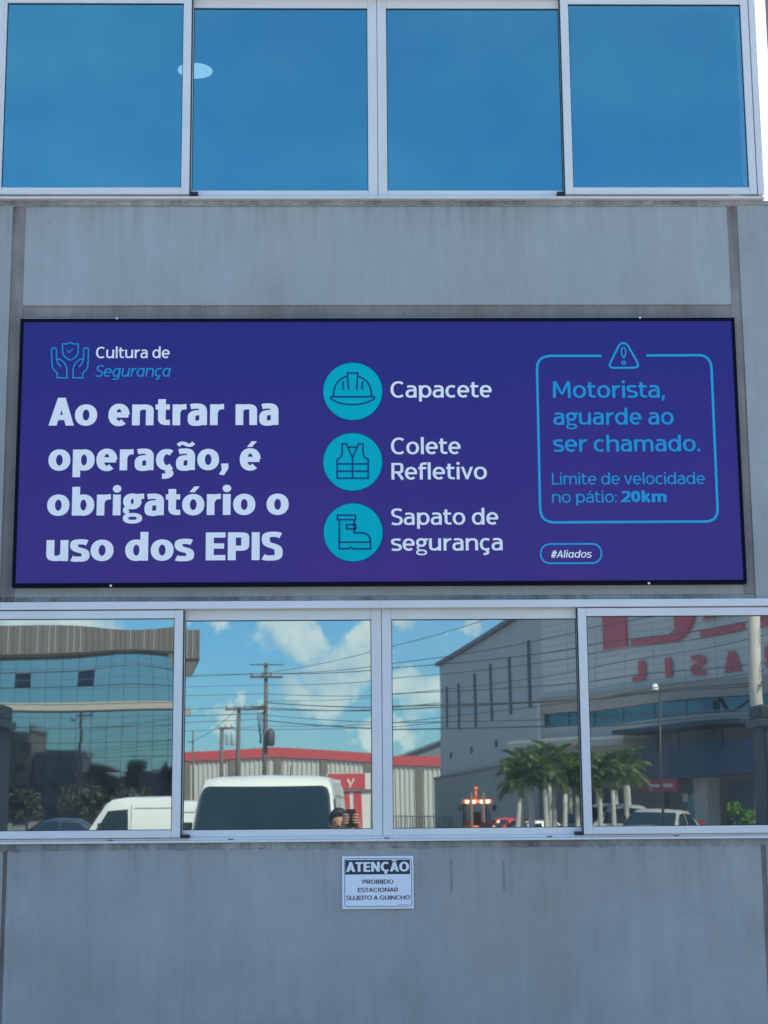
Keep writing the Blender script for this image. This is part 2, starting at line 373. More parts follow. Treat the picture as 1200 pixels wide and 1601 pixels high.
    if ch == 'r':
        return .45, st, .01, [O([(hx, 0), (hx, X)]), O(bz((hx, .44), (.16, .62), (.26, X-hy+.01), (.44, X-hy+.01), 9))]
    if ch == 'b': return .70, st, rd, [O([(hx, 0), (hx, asc)]), R_(.36, X/2, .34-hx, X/2+.01-hy)]
    if ch == 'd': return .70, rd, st, [O([(.70-hx, 0), (.70-hx, asc)]), R_(.34, X/2, .34-hx, X/2+.01-hy)]
    if ch == 'p': return .70, st, rd, [O([(hx, -.24), (hx, X)]), R_(.36, X/2, .34-hx, X/2+.01-hy)]
    if ch == 't':
        c = .08+hx
        return .47, .02, .03, [O([(c, .94), (c, .25)]+bz((c, .25), (c, .10), (c+.08, hy-.01), (.46, hy+.01), 8)[1:]), O([(.0, X-hy), (.45, X-hy)])]
    if ch == 'f':
        c = .08+hx
        return .44, .02, .0, [O([(c, 0), (c, .78)]+bz((c, .78), (c, .98), (c+.09, asc-hy), (.47, asc-hy-.01), 8)[1:]), O([(.0, X-hy), (.43, X-hy)])]
    if ch == 'i': return 2*hx, st, st, [O([(hx, 0), (hx, X)]), dot(hx, .955)]
    if ch == 'l': return 2*hx, st, st, [O([(hx, 0), (hx, asc)])]
    if ch == 'k': return .66, st, .0, [O([(hx, 0), (hx, asc)]), O([(hx*1.2, .30), (.56-hx*.2, X)]), O([(.24, .44), (.60-hx*.2, 0)])]
    if ch == 'v': return .66, .0, .0, [PL((0, X), (2*hx, X), (.33+hx*.9, 0), (.33-hx*.8, 0)), PL((.66-2*hx, X), (.66, X), (.33+hx*.8, 0), (.33-hx*.9, 0))]
    if ch == ',': return 2*hx, .05, .06, [PL((.01, hx*1.9), (2*hx, hx*1.9), (2*hx, hx*.5), (hx*.9, -.19), (-hx*.5, -.16), (hx*.25, 0))]
    if ch == '.': return 2*hx, .06, .06, [dot(hx, hx)]
    if ch == ':': return 2*hx, .07, .07, [dot(hx, hx), dot(hx, .60)]
    if ch == '#': return .72, .04, .04, [O([(.20, 0), (.30, 1)]), O([(.44, 0), (.54, 1)]), O([(.04, .33), (.68, .33)]), O([(.08, .68), (.72, .68)])]
    if ch == '2': return .62, .05, .05, [O(bz((.06, .83), (.14, .93), (.22, 1-hy), (.31, 1-hy), 6)+bz((.31, 1-hy), (.50, 1-hy), (.59-hx*.4, .86), (.58-hx*.5, .70), 7)[1:]+bz((.58-hx*.5, .70), (.56, .52), (.32, .34), (.10, hy), 8)[1:]+[(.61, hy)])]
    if ch in 'AÃ':
        g = [PL((0, 0), (2.1*hx, 0), (.40+hx*.95, 1), (.40-hx*1.0, 1)), PL((.80-2.1*hx, 0), (.80, 0), (.40+hx*1.0, 1), (.40-hx*.95, 1)), O([(.18, .29), (.62, .29)])]
        if ch == 'Ã': g.append((bz((.18, 1.09), (.26, 1.19), (.34, 1.15), (.40, 1.12), 5)+bz((.40, 1.12), (.46, 1.08), (.54, 1.07), (.62, 1.17), 5)[1:], False, .5))
        return .80, .0, .0, g
    if ch in 'CÇ':
        g = [O(ovarc(.44, .5, .44-hx, .51-hy, 50, 310))]
        if ch == 'Ç': g.append(O([(.44, 0), (.46, -.10), (.34, -.19)]))
        return .78, rd, .03, g
    if ch == 'G': return .84, rd, .06, [O(ovarc(.44, .5, .44-hx, .51-hy, 50, 318)), O([(.50, .45), (.82-hx*.5, .45), (.82-hx*.5, .10)])]
    if ch == 'E': return .60, st, .04, [O([(hx, 0), (hx, 1)]), O([(hx, hy), (.60, hy)]), O([(hx, .51), (.56, .51)]), O([(hx, 1-hy), (.60, 1-hy)])]
    if ch == 'L': return .56, st, .02, [O([(hx, 1), (hx, 0)]), O([(hx, hy), (.56, hy)])]
    if ch == 'I': return 2*hx, st, st, [O([(hx, 0), (hx, 1)])]
    if ch == 'T': return .66, .01, .01, [O([(.33, 0), (.33, 1)]), O([(0, 1-hy), (.66, 1-hy)])]
    if ch == 'N': return .76, st, st, [O([(hx, 0), (hx, 1)]), O([(.76-hx, 0), (.76-hx, 1)]), PL((.01, 1), (hx*2, 1), (.75, 0), (.76-hx*2, 0))]
    if ch == 'H': return .74, st, st, [O([(hx, 0), (hx, 1)]), O([(.74-hx, 0), (.74-hx, 1)]), O([(hx, .5), (.74-hx, .5)])]
    if ch == 'M': return .96, st, st, [PL((0, 0), (2*hx, 0), (hx*2.4, 1), (hx*.4, 1)), PL((.96-2*hx, 0), (.96, 0), (.96-hx*.4, 1), (.96-hx*2.4, 1)), PL((hx*.4+.01, 1), (hx*2.6, 1), (.48+hx*.8, .2), (.48-hx*.8, .2)), PL((.96-hx*2.6, 1), (.95-hx*.4, 1), (.48+hx*.8, .2), (.48-hx*.8, .2))]
    if ch == 'J': return .54, .02, st, [O([(.54-hx, 1), (.54-hx, .30)]+bz((.54-hx, .30), (.54-hx, .08), (.40, hy), (.26, hy), 8)[1:]+bz((.26, hy), (.12, hy), (.05, .14), (.05, .28), 6)[1:])]
    if ch == 'U': return .74, st, st, [O([(hx, 1), (hx, .36)]+bz((hx, .36), (hx, .06+hy*.3), (.24, hy), (.37, hy), 8)[1:]+bz((.37, hy), (.50, hy), (.74-hx, .06+hy*.3), (.74-hx, .36), 8)[1:]+[(.74-hx, 1)])]
    if ch in 'PRB':
        y0 = .43 if ch != 'B' else .50
        g = [O([(hx, 0), (hx, 1)]), O([(hx, 1-hy), (.36, 1-hy)]+bz((.36, 1-hy), (.56, 1-hy), (.64-hx*.9, .90), (.64-hx*.9, (1-hy+y0)/2), 8)[1:]+bz((.64-hx*.9, (1-hy+y0)/2), (.64-hx*.9, y0+.02), (.54, y0), (.36, y0), 8)[1:]+[(hx, y0)])]
        if ch == 'R': g.append(O([(.34, y0), (.66-hx*.6, 0)]))
        if ch == 'B': g.append(O([(hx, hy), (.38, hy)]+bz((.38, hy), (.6, hy), (.67-hx*.9, .14), (.67-hx*.9, .27), 8)[1:]+bz((.67-hx*.9, .27), (.67-hx*.9, .44), (.58, .5), (.38, .5), 8)[1:]))
        return .66, st, .03, g
    if ch == 'D': return .78, st, rd, [O([(hx, 0), (hx, 1)]), O([(hx, 1-hy), (.32, 1-hy)]+bz((.32, 1-hy), (.62, 1-hy), (.78-hx, .78), (.78-hx, .5), 9)[1:]+bz((.78-hx, .5), (.78-hx, .22), (.62, hy), (.32, hy), 9)[1:]+[(hx, hy)])]
    if ch == 'S':
        W = .62; hy = hy*.92
        return W, .04, .04, [O(bz((W-.05, .87), (.50, 1-hy+.01), (.40, 1-hy+.01), (.32, 1-hy+.01), 6)+bz((.32, 1-hy+.01), (.13, 1-hy), (hx-.01, .88), (hx-.01, .74), 7)[1:]
              + bz((hx-.01, .74), (hx-.01, .57), (.20, .55), (.31, .51), 7)[1:]+bz((.31, .51), (.46, .46), (W-hx+.01, .44), (W-hx+.01, .27), 7)[1:]
              + bz((W-hx+.01, .27), (W-hx+.01, .11), (.46, hy-.01), (.30, hy-.01), 7)[1:]+bz((.30, hy-.01), (.19, hy-.01), (.10, .06), (.03, .12), 6)[1:])]
    return .3, 0, 0, []

def stroke(b, pts, closed, hx, hy, y, mi=0, cap_ext=0):
    """ribbon of an elliptical pen (half-widths hx, hy) along 2D points on the plane y"""
    p = []
    for q in pts:
        if not p or math.hypot(q[0]-p[-1][0], q[1]-p[-1][1]) > 1e-5: p.append(q)
    if closed and math.hypot(p[0][0]-p[-1][0], p[0][1]-p[-1][1]) < 1e-5: p.pop()
    n = len(p)
    def seg(i, j):
        dx, dz = p[j][0]-p[i][0], p[j][1]-p[i][1]; l = math.hypot(dx, dz) or 1e-9
        nx, nz = -dz/l, dx/l
        k = math.hypot(hx*nx, hy*nz) or 1e-9
        h = k                                     # support width of the ellipse along the normal
        return (nx, nz, h)
    L, R = [], []
    for i in range(n):
        if closed: a, c = seg((i-1) % n, i), seg(i, (i+1) % n)
        else:
            a = seg(i-1, i) if i > 0 else seg(0, 1); c = seg(i, i+1) if i < n-1 else seg(n-2, n-1)
        det = a[0]*c[1]-a[1]*c[0]
        for sgn, out in ((1, L), (-1, R)):
            if abs(det) < .02: vx, vz = (a[0]+c[0])/2*(a[2]+c[2])/2, (a[1]+c[1])/2*(a[2]+c[2])/2
            else: vx = (a[2]*c[1]-c[2]*a[1])/det; vz = (a[0]*c[2]-c[0]*a[2])/det
            m_ = math.hypot(vx, vz); lim = 2.2*max(hx, hy)
            if m_ > lim: vx *= lim/m_; vz *= lim/m_
            out.append(b.verts.new((p[i][0]+sgn*vx, y, p[i][1]+sgn*vz)))
    for S_ in (L, R):                              # inner side of tight bends must not fold back
        for i in range(n-1):
            d0 = (p[i+1][0]-p[i][0], p[i+1][1]-p[i][1]); v0, v1 = S_[i].co, S_[i+1].co
            if (v1.x-v0.x)*d0[0]+(v1.z-v0.z)*d0[1] < 0: v1.x, v1.z = v0.x, v0.z
    for i in range(n if closed else n-1):
        j = (i+1) % n
        try: f = b.faces.new((L[i], L[j], R[j], R[i])); f.material_index = mi
        except ValueError: pass
WT = {'bold': (.122, .094), 'regular': (.080, .066), 'light': (.066, .056)}
def lettering(txt, x0, x1, zb, cap, wt, y, m, parent, it=0, name='lettering'):
    hx, hy = WT[wt]; adv = 0; items = []
    sp = .30
    word = 0
    for ch in txt:
        if ch == ' ': adv += sp; word += 1; continue
        w_, lb, rb, g = glyph(ch, hx, hy, it)
        k = .8 if wt != 'bold' else .6
        if adv > 0: adv += lb*k
        items.append((word, adv, g)); adv += w_+rb*k
    # last bearing removed
    adv -= rb*k
    sx = (x1-x0)/(adv+(.18 if it else 0)); out = None
    for w_ in range(word+1): out = _word([(a, g) for k, a, g in items if k == w_], sx, x0, zb, cap, hx, hy, y, m, parent, it, name)
    return out
def _word(items, sx, x0, zb, cap, hx, hy, y, m, parent, it, name):
    b = bmesh.new(); kk = 0
    for a, g in items:
        for e_ in g:
            T_ = lambda px, pz: ((a+px+(pz*.18 if it else 0))*sx+x0, pz*cap+zb)
            yy = y-.00012*(kk % 5); kk += 1
            if e_[0] == 'dot':
                rx = e_[3]*sx; c0 = T_(e_[1], e_[2])
                b.faces.new([b.verts.new((c0[0]+rx*math.cos(2*PI*k/20), yy, c0[1]+e_[3]*cap*math.sin(2*PI*k/20))) for k in range(20)])
            elif e_[0] == 'poly':
                b.faces.new([b.verts.new((u_, yy, v_)) for u_, v_ in [T_(*q) for q in e_[1]]])
            else:
                ps = e_[2] if len(e_) > 2 else 1
                stroke(b, [T_(*q) for q in e_[0]], e_[1], hx*sx*ps, hy*cap*ps, yy, 0)
    for f in b.faces:
        if f.normal.y > 0: f.normal_flip()
    bm = MB.__new__(MB); bm.b = b
    for f in b.faces: f.normal_update()
    fl = [f for f in b.faces if f.normal.y > 0]; bmesh.ops.reverse_faces(b, faces=fl)
    return bm.build(name, m, parent, recalc=False)
TEXTS = [  # words, x from, x to, baseline z, cap height, weight, ink, italic
    ('Ao entrar na', -1.2731, -.3006, 3.2319, .1213, 'bold', 'pale', 0),
    ('operação, é', -1.2686, -.3754, 3.0377, .1201, 'bold', 'pale', 0),
    ('obrigatório o', -1.2685, -.2562, 2.8446, .1189, 'bold', 'pale', 0),
    ('uso dos EPIS', -1.2667, -.2825, 2.6521, .1182, 'bold', 'pale', 0),
    ('Cultura de', -1.0797, -.7655, 3.5265, .0501, 'regular', 'pale', 0),
    ('Segurança', -1.0814, -.7569, 3.4448, .0506, 'light', 'cyan_text', 1),
    ('Capacete', .1765, .6091, 3.3497, .0717, 'regular', 'pale', 0),
    ('Colete', .1763, .472, 3.1026, .0722, 'regular', 'pale', 0),
    ('Refletivo', .177, .5813, 2.9934, .0718, 'regular', 'pale', 0),
    ('Sapato de', .1753, .6261, 2.7987, .0697, 'regular', 'pale', 0),
    ('segurança', .1743, .6416, 2.6889, .0693, 'regular', 'pale', 0),
    ('Motorista,', .8699, 1.3498, 3.3465, .0733, 'regular', 'cyan_text', 0),
    ('aguarde ao', .869, 1.3836, 3.2287, .0714, 'regular', 'cyan_text', 0),
    ('ser chamado.', .8664, 1.4928, 3.1113, .071, 'regular', 'cyan_text', 0),
    ('Limite de velocidade', .8565, 1.5067, 2.9691, .0506, 'light', 'cyan_text', 0),
    ('no pátio:', .8544, 1.1288, 2.8908, .0504, 'light', 'cyan_text', 0),
    ('20km', 1.1492, 1.3405, 2.8925, .0482, 'bold', 'cyan_text', 0),
    ('#Aliados', .841, 1.0187, 2.6561, .0312, 'regular', 'pale', 1),
]
PLATE_TEXTS = [
    ('ATENÇÃO', -.0204, .2352, 1.3739, .0386, 'bold', 'white_print', 0),
    ('PROIBIDO', .0451, .171, 1.326, .0162, 'regular', 'black_print', 0),
    ('ESTACIONAR', .0263, .1894, 1.2937, .0162, 'regular', 'black_print', 0),
    ('SUJEITO A GUINCHO', -.0201, .2375, 1.2625, .0168, 'regular', 'black_print', 0),
]
LINEWORK = [  # name, points (x, z), closed, stroke width, ink
    ('emblem', [(-1.2231,3.5897),(-1.2038,3.5896),(-1.1985,3.5922),(-1.1939,3.5947),(-1.1898,3.5961),(-1.1898,3.5961),(-1.1856,3.5946),(-1.1808,3.5922),(-1.1754,3.5896),(-1.1561,3.5895),(-1.1554,3.5583),(-1.1572,3.5463),(-1.1625,3.5363),(-1.1701,3.5284),(-1.1790,3.5224),(-1.1878,3.5184),(-1.1878,3.5184),(-1.1968,3.5225),(-1.2059,3.5285),(-1.2140,3.5365),(-1.2198,3.5464),(-1.2222,3.5584)], 1, .0055, 'cyan_text'),
    ('emblem', [(-1.2030,3.5602),(-1.1937,3.5519),(-1.1772,3.5695)], 0, .0044, 'cyan_text'),
    ('emblem', [(-1.2645,3.4910),(-1.2694,3.5627),(-1.2694,3.5638),(-1.2678,3.5687),(-1.2641,3.5717),(-1.2592,3.5727),(-1.2542,3.5717),(-1.2503,3.5687),(-1.2484,3.5638),(-1.2474,3.5250),(-1.2303,3.5202),(-1.2286,3.5202),(-1.2187,3.5111),(-1.2109,3.5021),(-1.2053,3.4916),(-1.2020,3.4779),(-1.1998,3.4404),(-1.2417,3.4405),(-1.2422,3.4604),(-1.2585,3.4780)], 1, .0055, 'cyan_text'),
    ('emblem', [(-1.2473,3.5226),(-1.2388,3.5026),(-1.2266,3.4879)], 0, .0055, 'cyan_text'),
    ('emblem', [(-1.1129,3.4906),(-1.1118,3.5623),(-1.1118,3.5635),(-1.1137,3.5684),(-1.1176,3.5714),(-1.1225,3.5724),(-1.1274,3.5714),(-1.1312,3.5684),(-1.1328,3.5635),(-1.1318,3.5247),(-1.1487,3.5200),(-1.1504,3.5200),(-1.1598,3.5110),(-1.1672,3.5020),(-1.1722,3.4915),(-1.1748,3.4778),(-1.1750,3.4403),(-1.1332,3.4402),(-1.1337,3.4602),(-1.1182,3.4777)], 1, .0055, 'cyan_text'),
    ('emblem', [(-1.1318,3.5223),(-1.1392,3.5024),(-1.1507,3.4877)], 0, .0055, 'cyan_text'),
    ('helmet_icon', [(-0.0672,3.3562),(-0.0661,3.3737),(-0.0630,3.3893),(-0.0581,3.4030),(-0.0513,3.4149),(-0.0429,3.4250),(-0.0328,3.4332),(-0.0213,3.4396),(-0.0085,3.4441)], 0, .0071, 'navy'),
    ('helmet_icon', [(0.0957,3.3558),(0.0947,3.3733),(0.0918,3.3889),(0.0869,3.4027),(0.0803,3.4146),(0.0719,3.4247),(0.0620,3.4329),(0.0505,3.4394),(0.0377,3.4440)], 0, .0071, 'navy'),
    ('helmet_icon', [(-0.0025,3.3850),(-0.0073,3.4587),(0.0372,3.4585),(0.0318,3.3849)], 0, .0071, 'navy'),
    ('helmet_icon', [(-0.0265,3.4227),(-0.0255,3.3850)], 0, .0071, 'navy'),
    ('helmet_icon', [(0.0578,3.4225),(0.0542,3.3848)], 0, .0071, 'navy'),
    ('helmet_icon', [(-0.0784,3.3539),(0.1080,3.3534),(0.1079,3.3453),(0.1079,3.3453),(0.0910,3.3360),(0.0749,3.3292),(0.0595,3.3244),(0.0443,3.3215),(0.0293,3.3200),(0.0141,3.3196),(0.0141,3.3196),(-0.0035,3.3202),(-0.0199,3.3221),(-0.0354,3.3254),(-0.0501,3.3303),(-0.0644,3.3370),(-0.0784,3.3458)], 1, .0071, 'navy'),
    ('vest_icon', [(-0.0524,2.9998),(-0.0522,3.0817),(-0.0522,3.0817),(-0.0425,3.0859),(-0.0357,3.0921),(-0.0317,3.1006),(-0.0304,3.1119),(-0.0303,3.1490),(-0.0129,3.1490),(0.0130,3.0878),(0.0127,2.9995)], 0, .0071, 'navy'),
    ('vest_icon', [(0.0130,3.0878),(0.0401,3.1488),(0.0580,3.1487),(0.0578,3.1116),(0.0578,3.1116),(0.0596,3.1003),(0.0635,3.0917),(0.0700,3.0855),(0.0794,3.0812),(0.0789,2.9993),(-0.0524,2.9998)], 0, .0071, 'navy'),
    ('vest_icon', [(-0.0041,3.1341),(0.0306,3.1340)], 0, .0071, 'navy'),
    ('vest_icon', [(-0.0523,3.0618),(0.0793,3.0613)], 0, .0071, 'navy'),
    ('vest_icon', [(-0.0524,3.0305),(0.0791,3.0300)], 0, .0071, 'navy'),
    ('boot_icon', [(-0.0518,2.8415),(0.0247,2.8411),(0.0246,2.8220),(-0.0518,2.8223)], 1, .0071, 'navy'),
    ('boot_icon', [(-0.0435,2.8223),(-0.0439,2.6984),(-0.0069,2.6982),(0.0042,2.7054),(0.0141,2.6981),(0.0870,2.6977),(0.0871,2.7240),(0.0858,2.7368),(0.0828,2.7471),(0.0781,2.7550),(0.0716,2.7607),(0.0632,2.7640),(0.0531,2.7651),(0.0188,2.7664),(0.0191,2.8220)], 0, .0071, 'navy'),
    ('boot_icon', [(-0.0131,2.8008),(0.0256,2.8006),(0.0255,2.7826),(-0.0132,2.7828)], 1, .0071, 'navy'),
    ('boot_icon', [(-0.0438,2.7263),(0.0872,2.7257)], 0, .0071, 'navy'),
    ('rounded_border', [(1.0839,3.5318),(0.8674,3.5323),(0.8674,3.5323),(0.8531,3.5310),(0.8407,3.5283),(0.8302,3.5240),(0.8214,3.5179),(0.8146,3.5099),(0.8095,3.5000),(0.8064,3.4878),(0.8050,3.4735),(0.8032,2.8677),(0.8032,2.8677),(0.8043,2.8536),(0.8072,2.8414),(0.8119,2.8310),(0.8184,2.8225),(0.8268,2.8159),(0.8370,2.8111),(0.8490,2.8080),(0.8629,2.8068),(1.5016,2.8077),(1.5016,2.8077),(1.5143,2.8090),(1.5252,2.8120),(1.5343,2.8166),(1.5417,2.8229),(1.5474,2.8308),(1.5515,2.8404),(1.5539,2.8517),(1.5548,2.8646),(1.5558,3.4716),(1.5558,3.4716),(1.5548,3.4862),(1.5521,3.4989),(1.5478,3.5096),(1.5418,3.5183),(1.5344,3.5251),(1.5254,3.5300),(1.5150,3.5329),(1.5033,3.5339),(1.2766,3.5329)], 0, .0106, 'cyan_line'),
    ('warning_triangle', [(1.1549,3.5673),(1.1620,3.5793),(1.1706,3.5865),(1.1800,3.5889),(1.1893,3.5864),(1.1977,3.5792),(1.2042,3.5672),(1.2339,3.5102),(1.2393,3.4968),(1.2398,3.4878),(1.2363,3.4825),(1.2300,3.4799),(1.2217,3.4792),(1.1373,3.4779),(1.1263,3.4792),(1.1197,3.4829),(1.1175,3.4892),(1.1196,3.4984),(1.1259,3.5105)], 1, .0085, 'cyan_line'),
    ('warning_triangle', [(1.1793,3.5687),(1.1863,3.5646),(1.1888,3.5544),(1.1878,3.5418),(1.1842,3.5303),(1.1792,3.5232),(1.1739,3.5303),(1.1706,3.5419),(1.1700,3.5545),(1.1726,3.5646)], 1, .0057, 'cyan_line'),
    ('warning_triangle', [(1.1858,3.5005),(1.1834,3.4952),(1.1782,3.4930),(1.1730,3.4952),(1.1711,3.5005),(1.1734,3.5059),(1.1787,3.5081),(1.1838,3.5059)], 1, .005, 'cyan_line'),
    ('rounded_border', [(0.8411,2.7145),(0.8269,2.7122),(0.8157,2.7060),(0.8076,2.6969),(0.8026,2.6858),(0.8007,2.6737),(0.8020,2.6615),(0.8064,2.6504),(0.8141,2.6412),(0.8249,2.6349),(0.8390,2.6326),(1.0162,2.6325),(1.0304,2.6347),(1.0416,2.6408),(1.0497,2.6500),(1.0548,2.6611),(1.0567,2.6732),(1.0555,2.6853),(1.0512,2.6965),(1.0436,2.7057),(1.0328,2.7120),(1.0187,2.7144)], 1, .0071, 'cyan_line'),
]
DISCS = [(0.0154, 3.3780, 0.1261), (0.0141, 3.0707, 0.1250), (0.0144, 2.7681, 0.1241)]

# ------------------------------------------------------------------ ground
yard = MB(); yard.quad([(-60, -142, 0), (60, -142, 0), (60, 60, 0), (-60, 60, 0)])  # pale yard carried far out, unseen, to bounce sunlight onto shaded walls
gmat = concrete('yard_concrete', (.34, .32, .29), streak=.02, blotch=.15, stain=.2)
tag(yard.build('yard_pavement', gmat), kind='structure')
g2 = MB(); g2.quad([(-900, -900, -.02), (900, -900, -.02), (900, 900, -.02), (-900, 900, -.02)])
tag(g2.build('ground', mat('asphalt', (.055, .055, .055), .9, var=.2, vscale=.4)), kind='structure')

# ------------------------------------------------------------------ office building
OB = empty('office_building', 'grey concrete office building with two aluminium sliding windows and a purple banner on its front', 'building')
IN = .03
b = MB(); b.box(-1.395, 1.678, 0, .2, 0, 1.468); b.build('parapet', CON3, OB)
for x0, x1 in ((-1.412, -1.395), (1.678, 1.700)): b = MB(); b.box(x0, x1, .010, .2, 0, 1.468); b.build('expansion_joint', MORT, OB)
b = MB(); b.box(-6.4, -1.412, 0, .2, 0, 1.468); b.build('lower_wall', CON3, OB)
b = MB(); b.box(1.700, 7.4, 0, .2, 0, 1.468); b.build('lower_wall', CON3, OB)
# granular mortar bed under the sill, broken lower edge
def mortar_bed(x0, x1, zt, zb, y, seed):
    r = random.Random(seed); m = MB(); n = int((x1-x0)/.012); pr = None
    for i in range(n+1):
        x = x0+(x1-x0)*i/n; z = zb+r.uniform(-.0045, .0045); yy = y+r.uniform(-.003, .002)
        cur = [m.b.verts.new(q) for q in ((x, .05, zt), (x, yy, zt), (x, yy-.001, (zt+z)/2), (x, yy+.002, z), (x, .05, z))]
        if pr:
            for k in range(4): m.b.faces.new((pr[k], cur[k], cur[k+1], pr[k+1]))
        pr = cur
    o = m.build('mortar_bed', LEDGE, OB); return o
mortar_bed(-6.3, 7.3, 1.4935, 1.466, -.003, 1)
# between the windows
b = MB(); b.box(-6.4, -1.462, 0, .2, 2.482, 4.222); b.build('column', CON, OB)
b = MB(); b.box(1.709, 7.4, 0, .2, 2.482, 4.222); b.build('column', CON, OB)
b = MB(); b.box(-1.406, 1.664, .002, .2, 3.772, 4.2215); b.build('upper_panel', CON2, OB, bevel=.003)
b = MB(); b.box(-1.4038, 1.6618, .0105, .2, 2.505, 3.722); b.build('sign_wall', CON, OB)
for q in ((-1.464, -1.404, .0065, 2.505, 4.224), (1.662, 1.711, .0065, 2.505, 4.224), (-1.4039, 1.6619, .0085, 3.7221, 3.7719)):
    b = MB(); b.box(q[0], q[1], q[2], .2, q[3], q[4]); b.build('mortar_joint', MORT, OB)
b = MB(); b.box(-1.46, 1.708, .012, .2, 2.483, 2.504); b.build('dark_strip', LEDGE, OB)  # thin dark strip between the lower window and the sign wall
b = MB(); b.box(-6.4, 7.4, .002, .2, 4.2221, 4.2439); b.build('upper_ledge', CON, OB)
mortar_bed(-6.3, 7.3, 4.2462, 4.2275, -.003, 5)
# upper storey around the window
b = MB(); b.box(-6.4, -1.56, 0, .2, 4.244, 7.0); b.build('upper_wall', CON, OB)
b = MB(); b.box(-1.56, 1.84, 0, .2, 5.235, 7.0); b.build('lintel', CON, OB)
# body, floors, roof
b = MB(); b.box(-6.4, -6.2, .2, 8, 0, 7); b.build('side_wall', CON, OB)
b = MB(); b.box(7.2, 7.4, .2, 8, 0, 4.22); b.build('side_wall', CON, OB)
b = MB(); b.box(1.79, 1.835, .2, 8, 4.244, 7); b.build('side_wall', CON, OB)
b = MB(); b.box(-6.4, 7.4, 8, 8.2, 0, 4.22); b.box(-6.4, 1.84, 8, 8.2, 4.222, 7); b.build('rear_wall', CON, OB)
b = MB(); b.box(-6.4, 7.4, .2, 8, 4.0, 4.2); b.build('floor_slab', INT, OB)
b = MB(); b.box(-6.19, 1.78, .2, 8, 5.56, 5.7); b.build('ceiling', mat('ceiling_paint', (.30, .34, .36), .9), OB)
b = MB(); b.box(-6.5, 1.9, -.05, 8.25, 7.001, 7.15); b.build('roof', CON, OB)
b = MB(); b.box(-6.19, 7.19, 3.5, 3.6, 0, 3.99); b.box(-6.19, 1.78, 4.5, 4.6, 4.21, 5.55); b.build('partition', INT, OB)

def wave_pane(x0, x1, z0, z1, y, m, waves=(), amp=0, seed=0, tilt=(0, 0)):
    """pane 5 mm thick; the coated front face carries the slight unevenness of tempered glass"""
    nx, nz = 64, 60; r = random.Random(seed); me = bpy.data.meshes.new('glass_pane')
    ph = [(r.uniform(1.2, 4.2), r.uniform(1.2, 4.2), r.uniform(0, 6.3), r.uniform(.3, 1)) for _ in range(6)]
    vs, fs, mi = [], [], []
    cx, cz = (x0+x1)/2, (z0+z1)/2
    for j in range(nz+1):
        for i in range(nx+1):
            x = x0+(x1-x0)*i/nx; z = z0+(z1-z0)*j/nz; h = 0
            for a, c_, p_, k in ph: h += amp*k*math.sin(a*2*(x-x0)+c_*2.4*(z-z0)+p_)
            for wx, wz, sx, sz, A in waves: h += A*math.exp(-((x-wx)/sx)**2-((z-wz)/sz)**2)
            h += tilt[0]*(z-cz)+tilt[1]*(x-cx)
            vs.append((x, y-h, z))
    for j in range(nz):
        for i in range(nx):
            a = j*(nx+1)+i; fs.append((a, a+1, a+nx+2, a+nx+1)); mi.append(0)
    k = len(vs); vs += [(x0, y+.006, z0), (x1, y+.006, z0), (x1, y+.006, z1), (x0, y+.006, z1)]
    fs.append((k+3, k+2, k+1, k)); mi.append(1)
    me.from_pydata(vs, [], fs); me.materials.append(m); me.materials.append(GB)
    for p_, q in zip(me.polygons, mi): p_.material_index = q; p_.use_smooth = (q == 0)
    o = bpy.data.objects.new('glass_pane', me); C.objects.link(o); return o

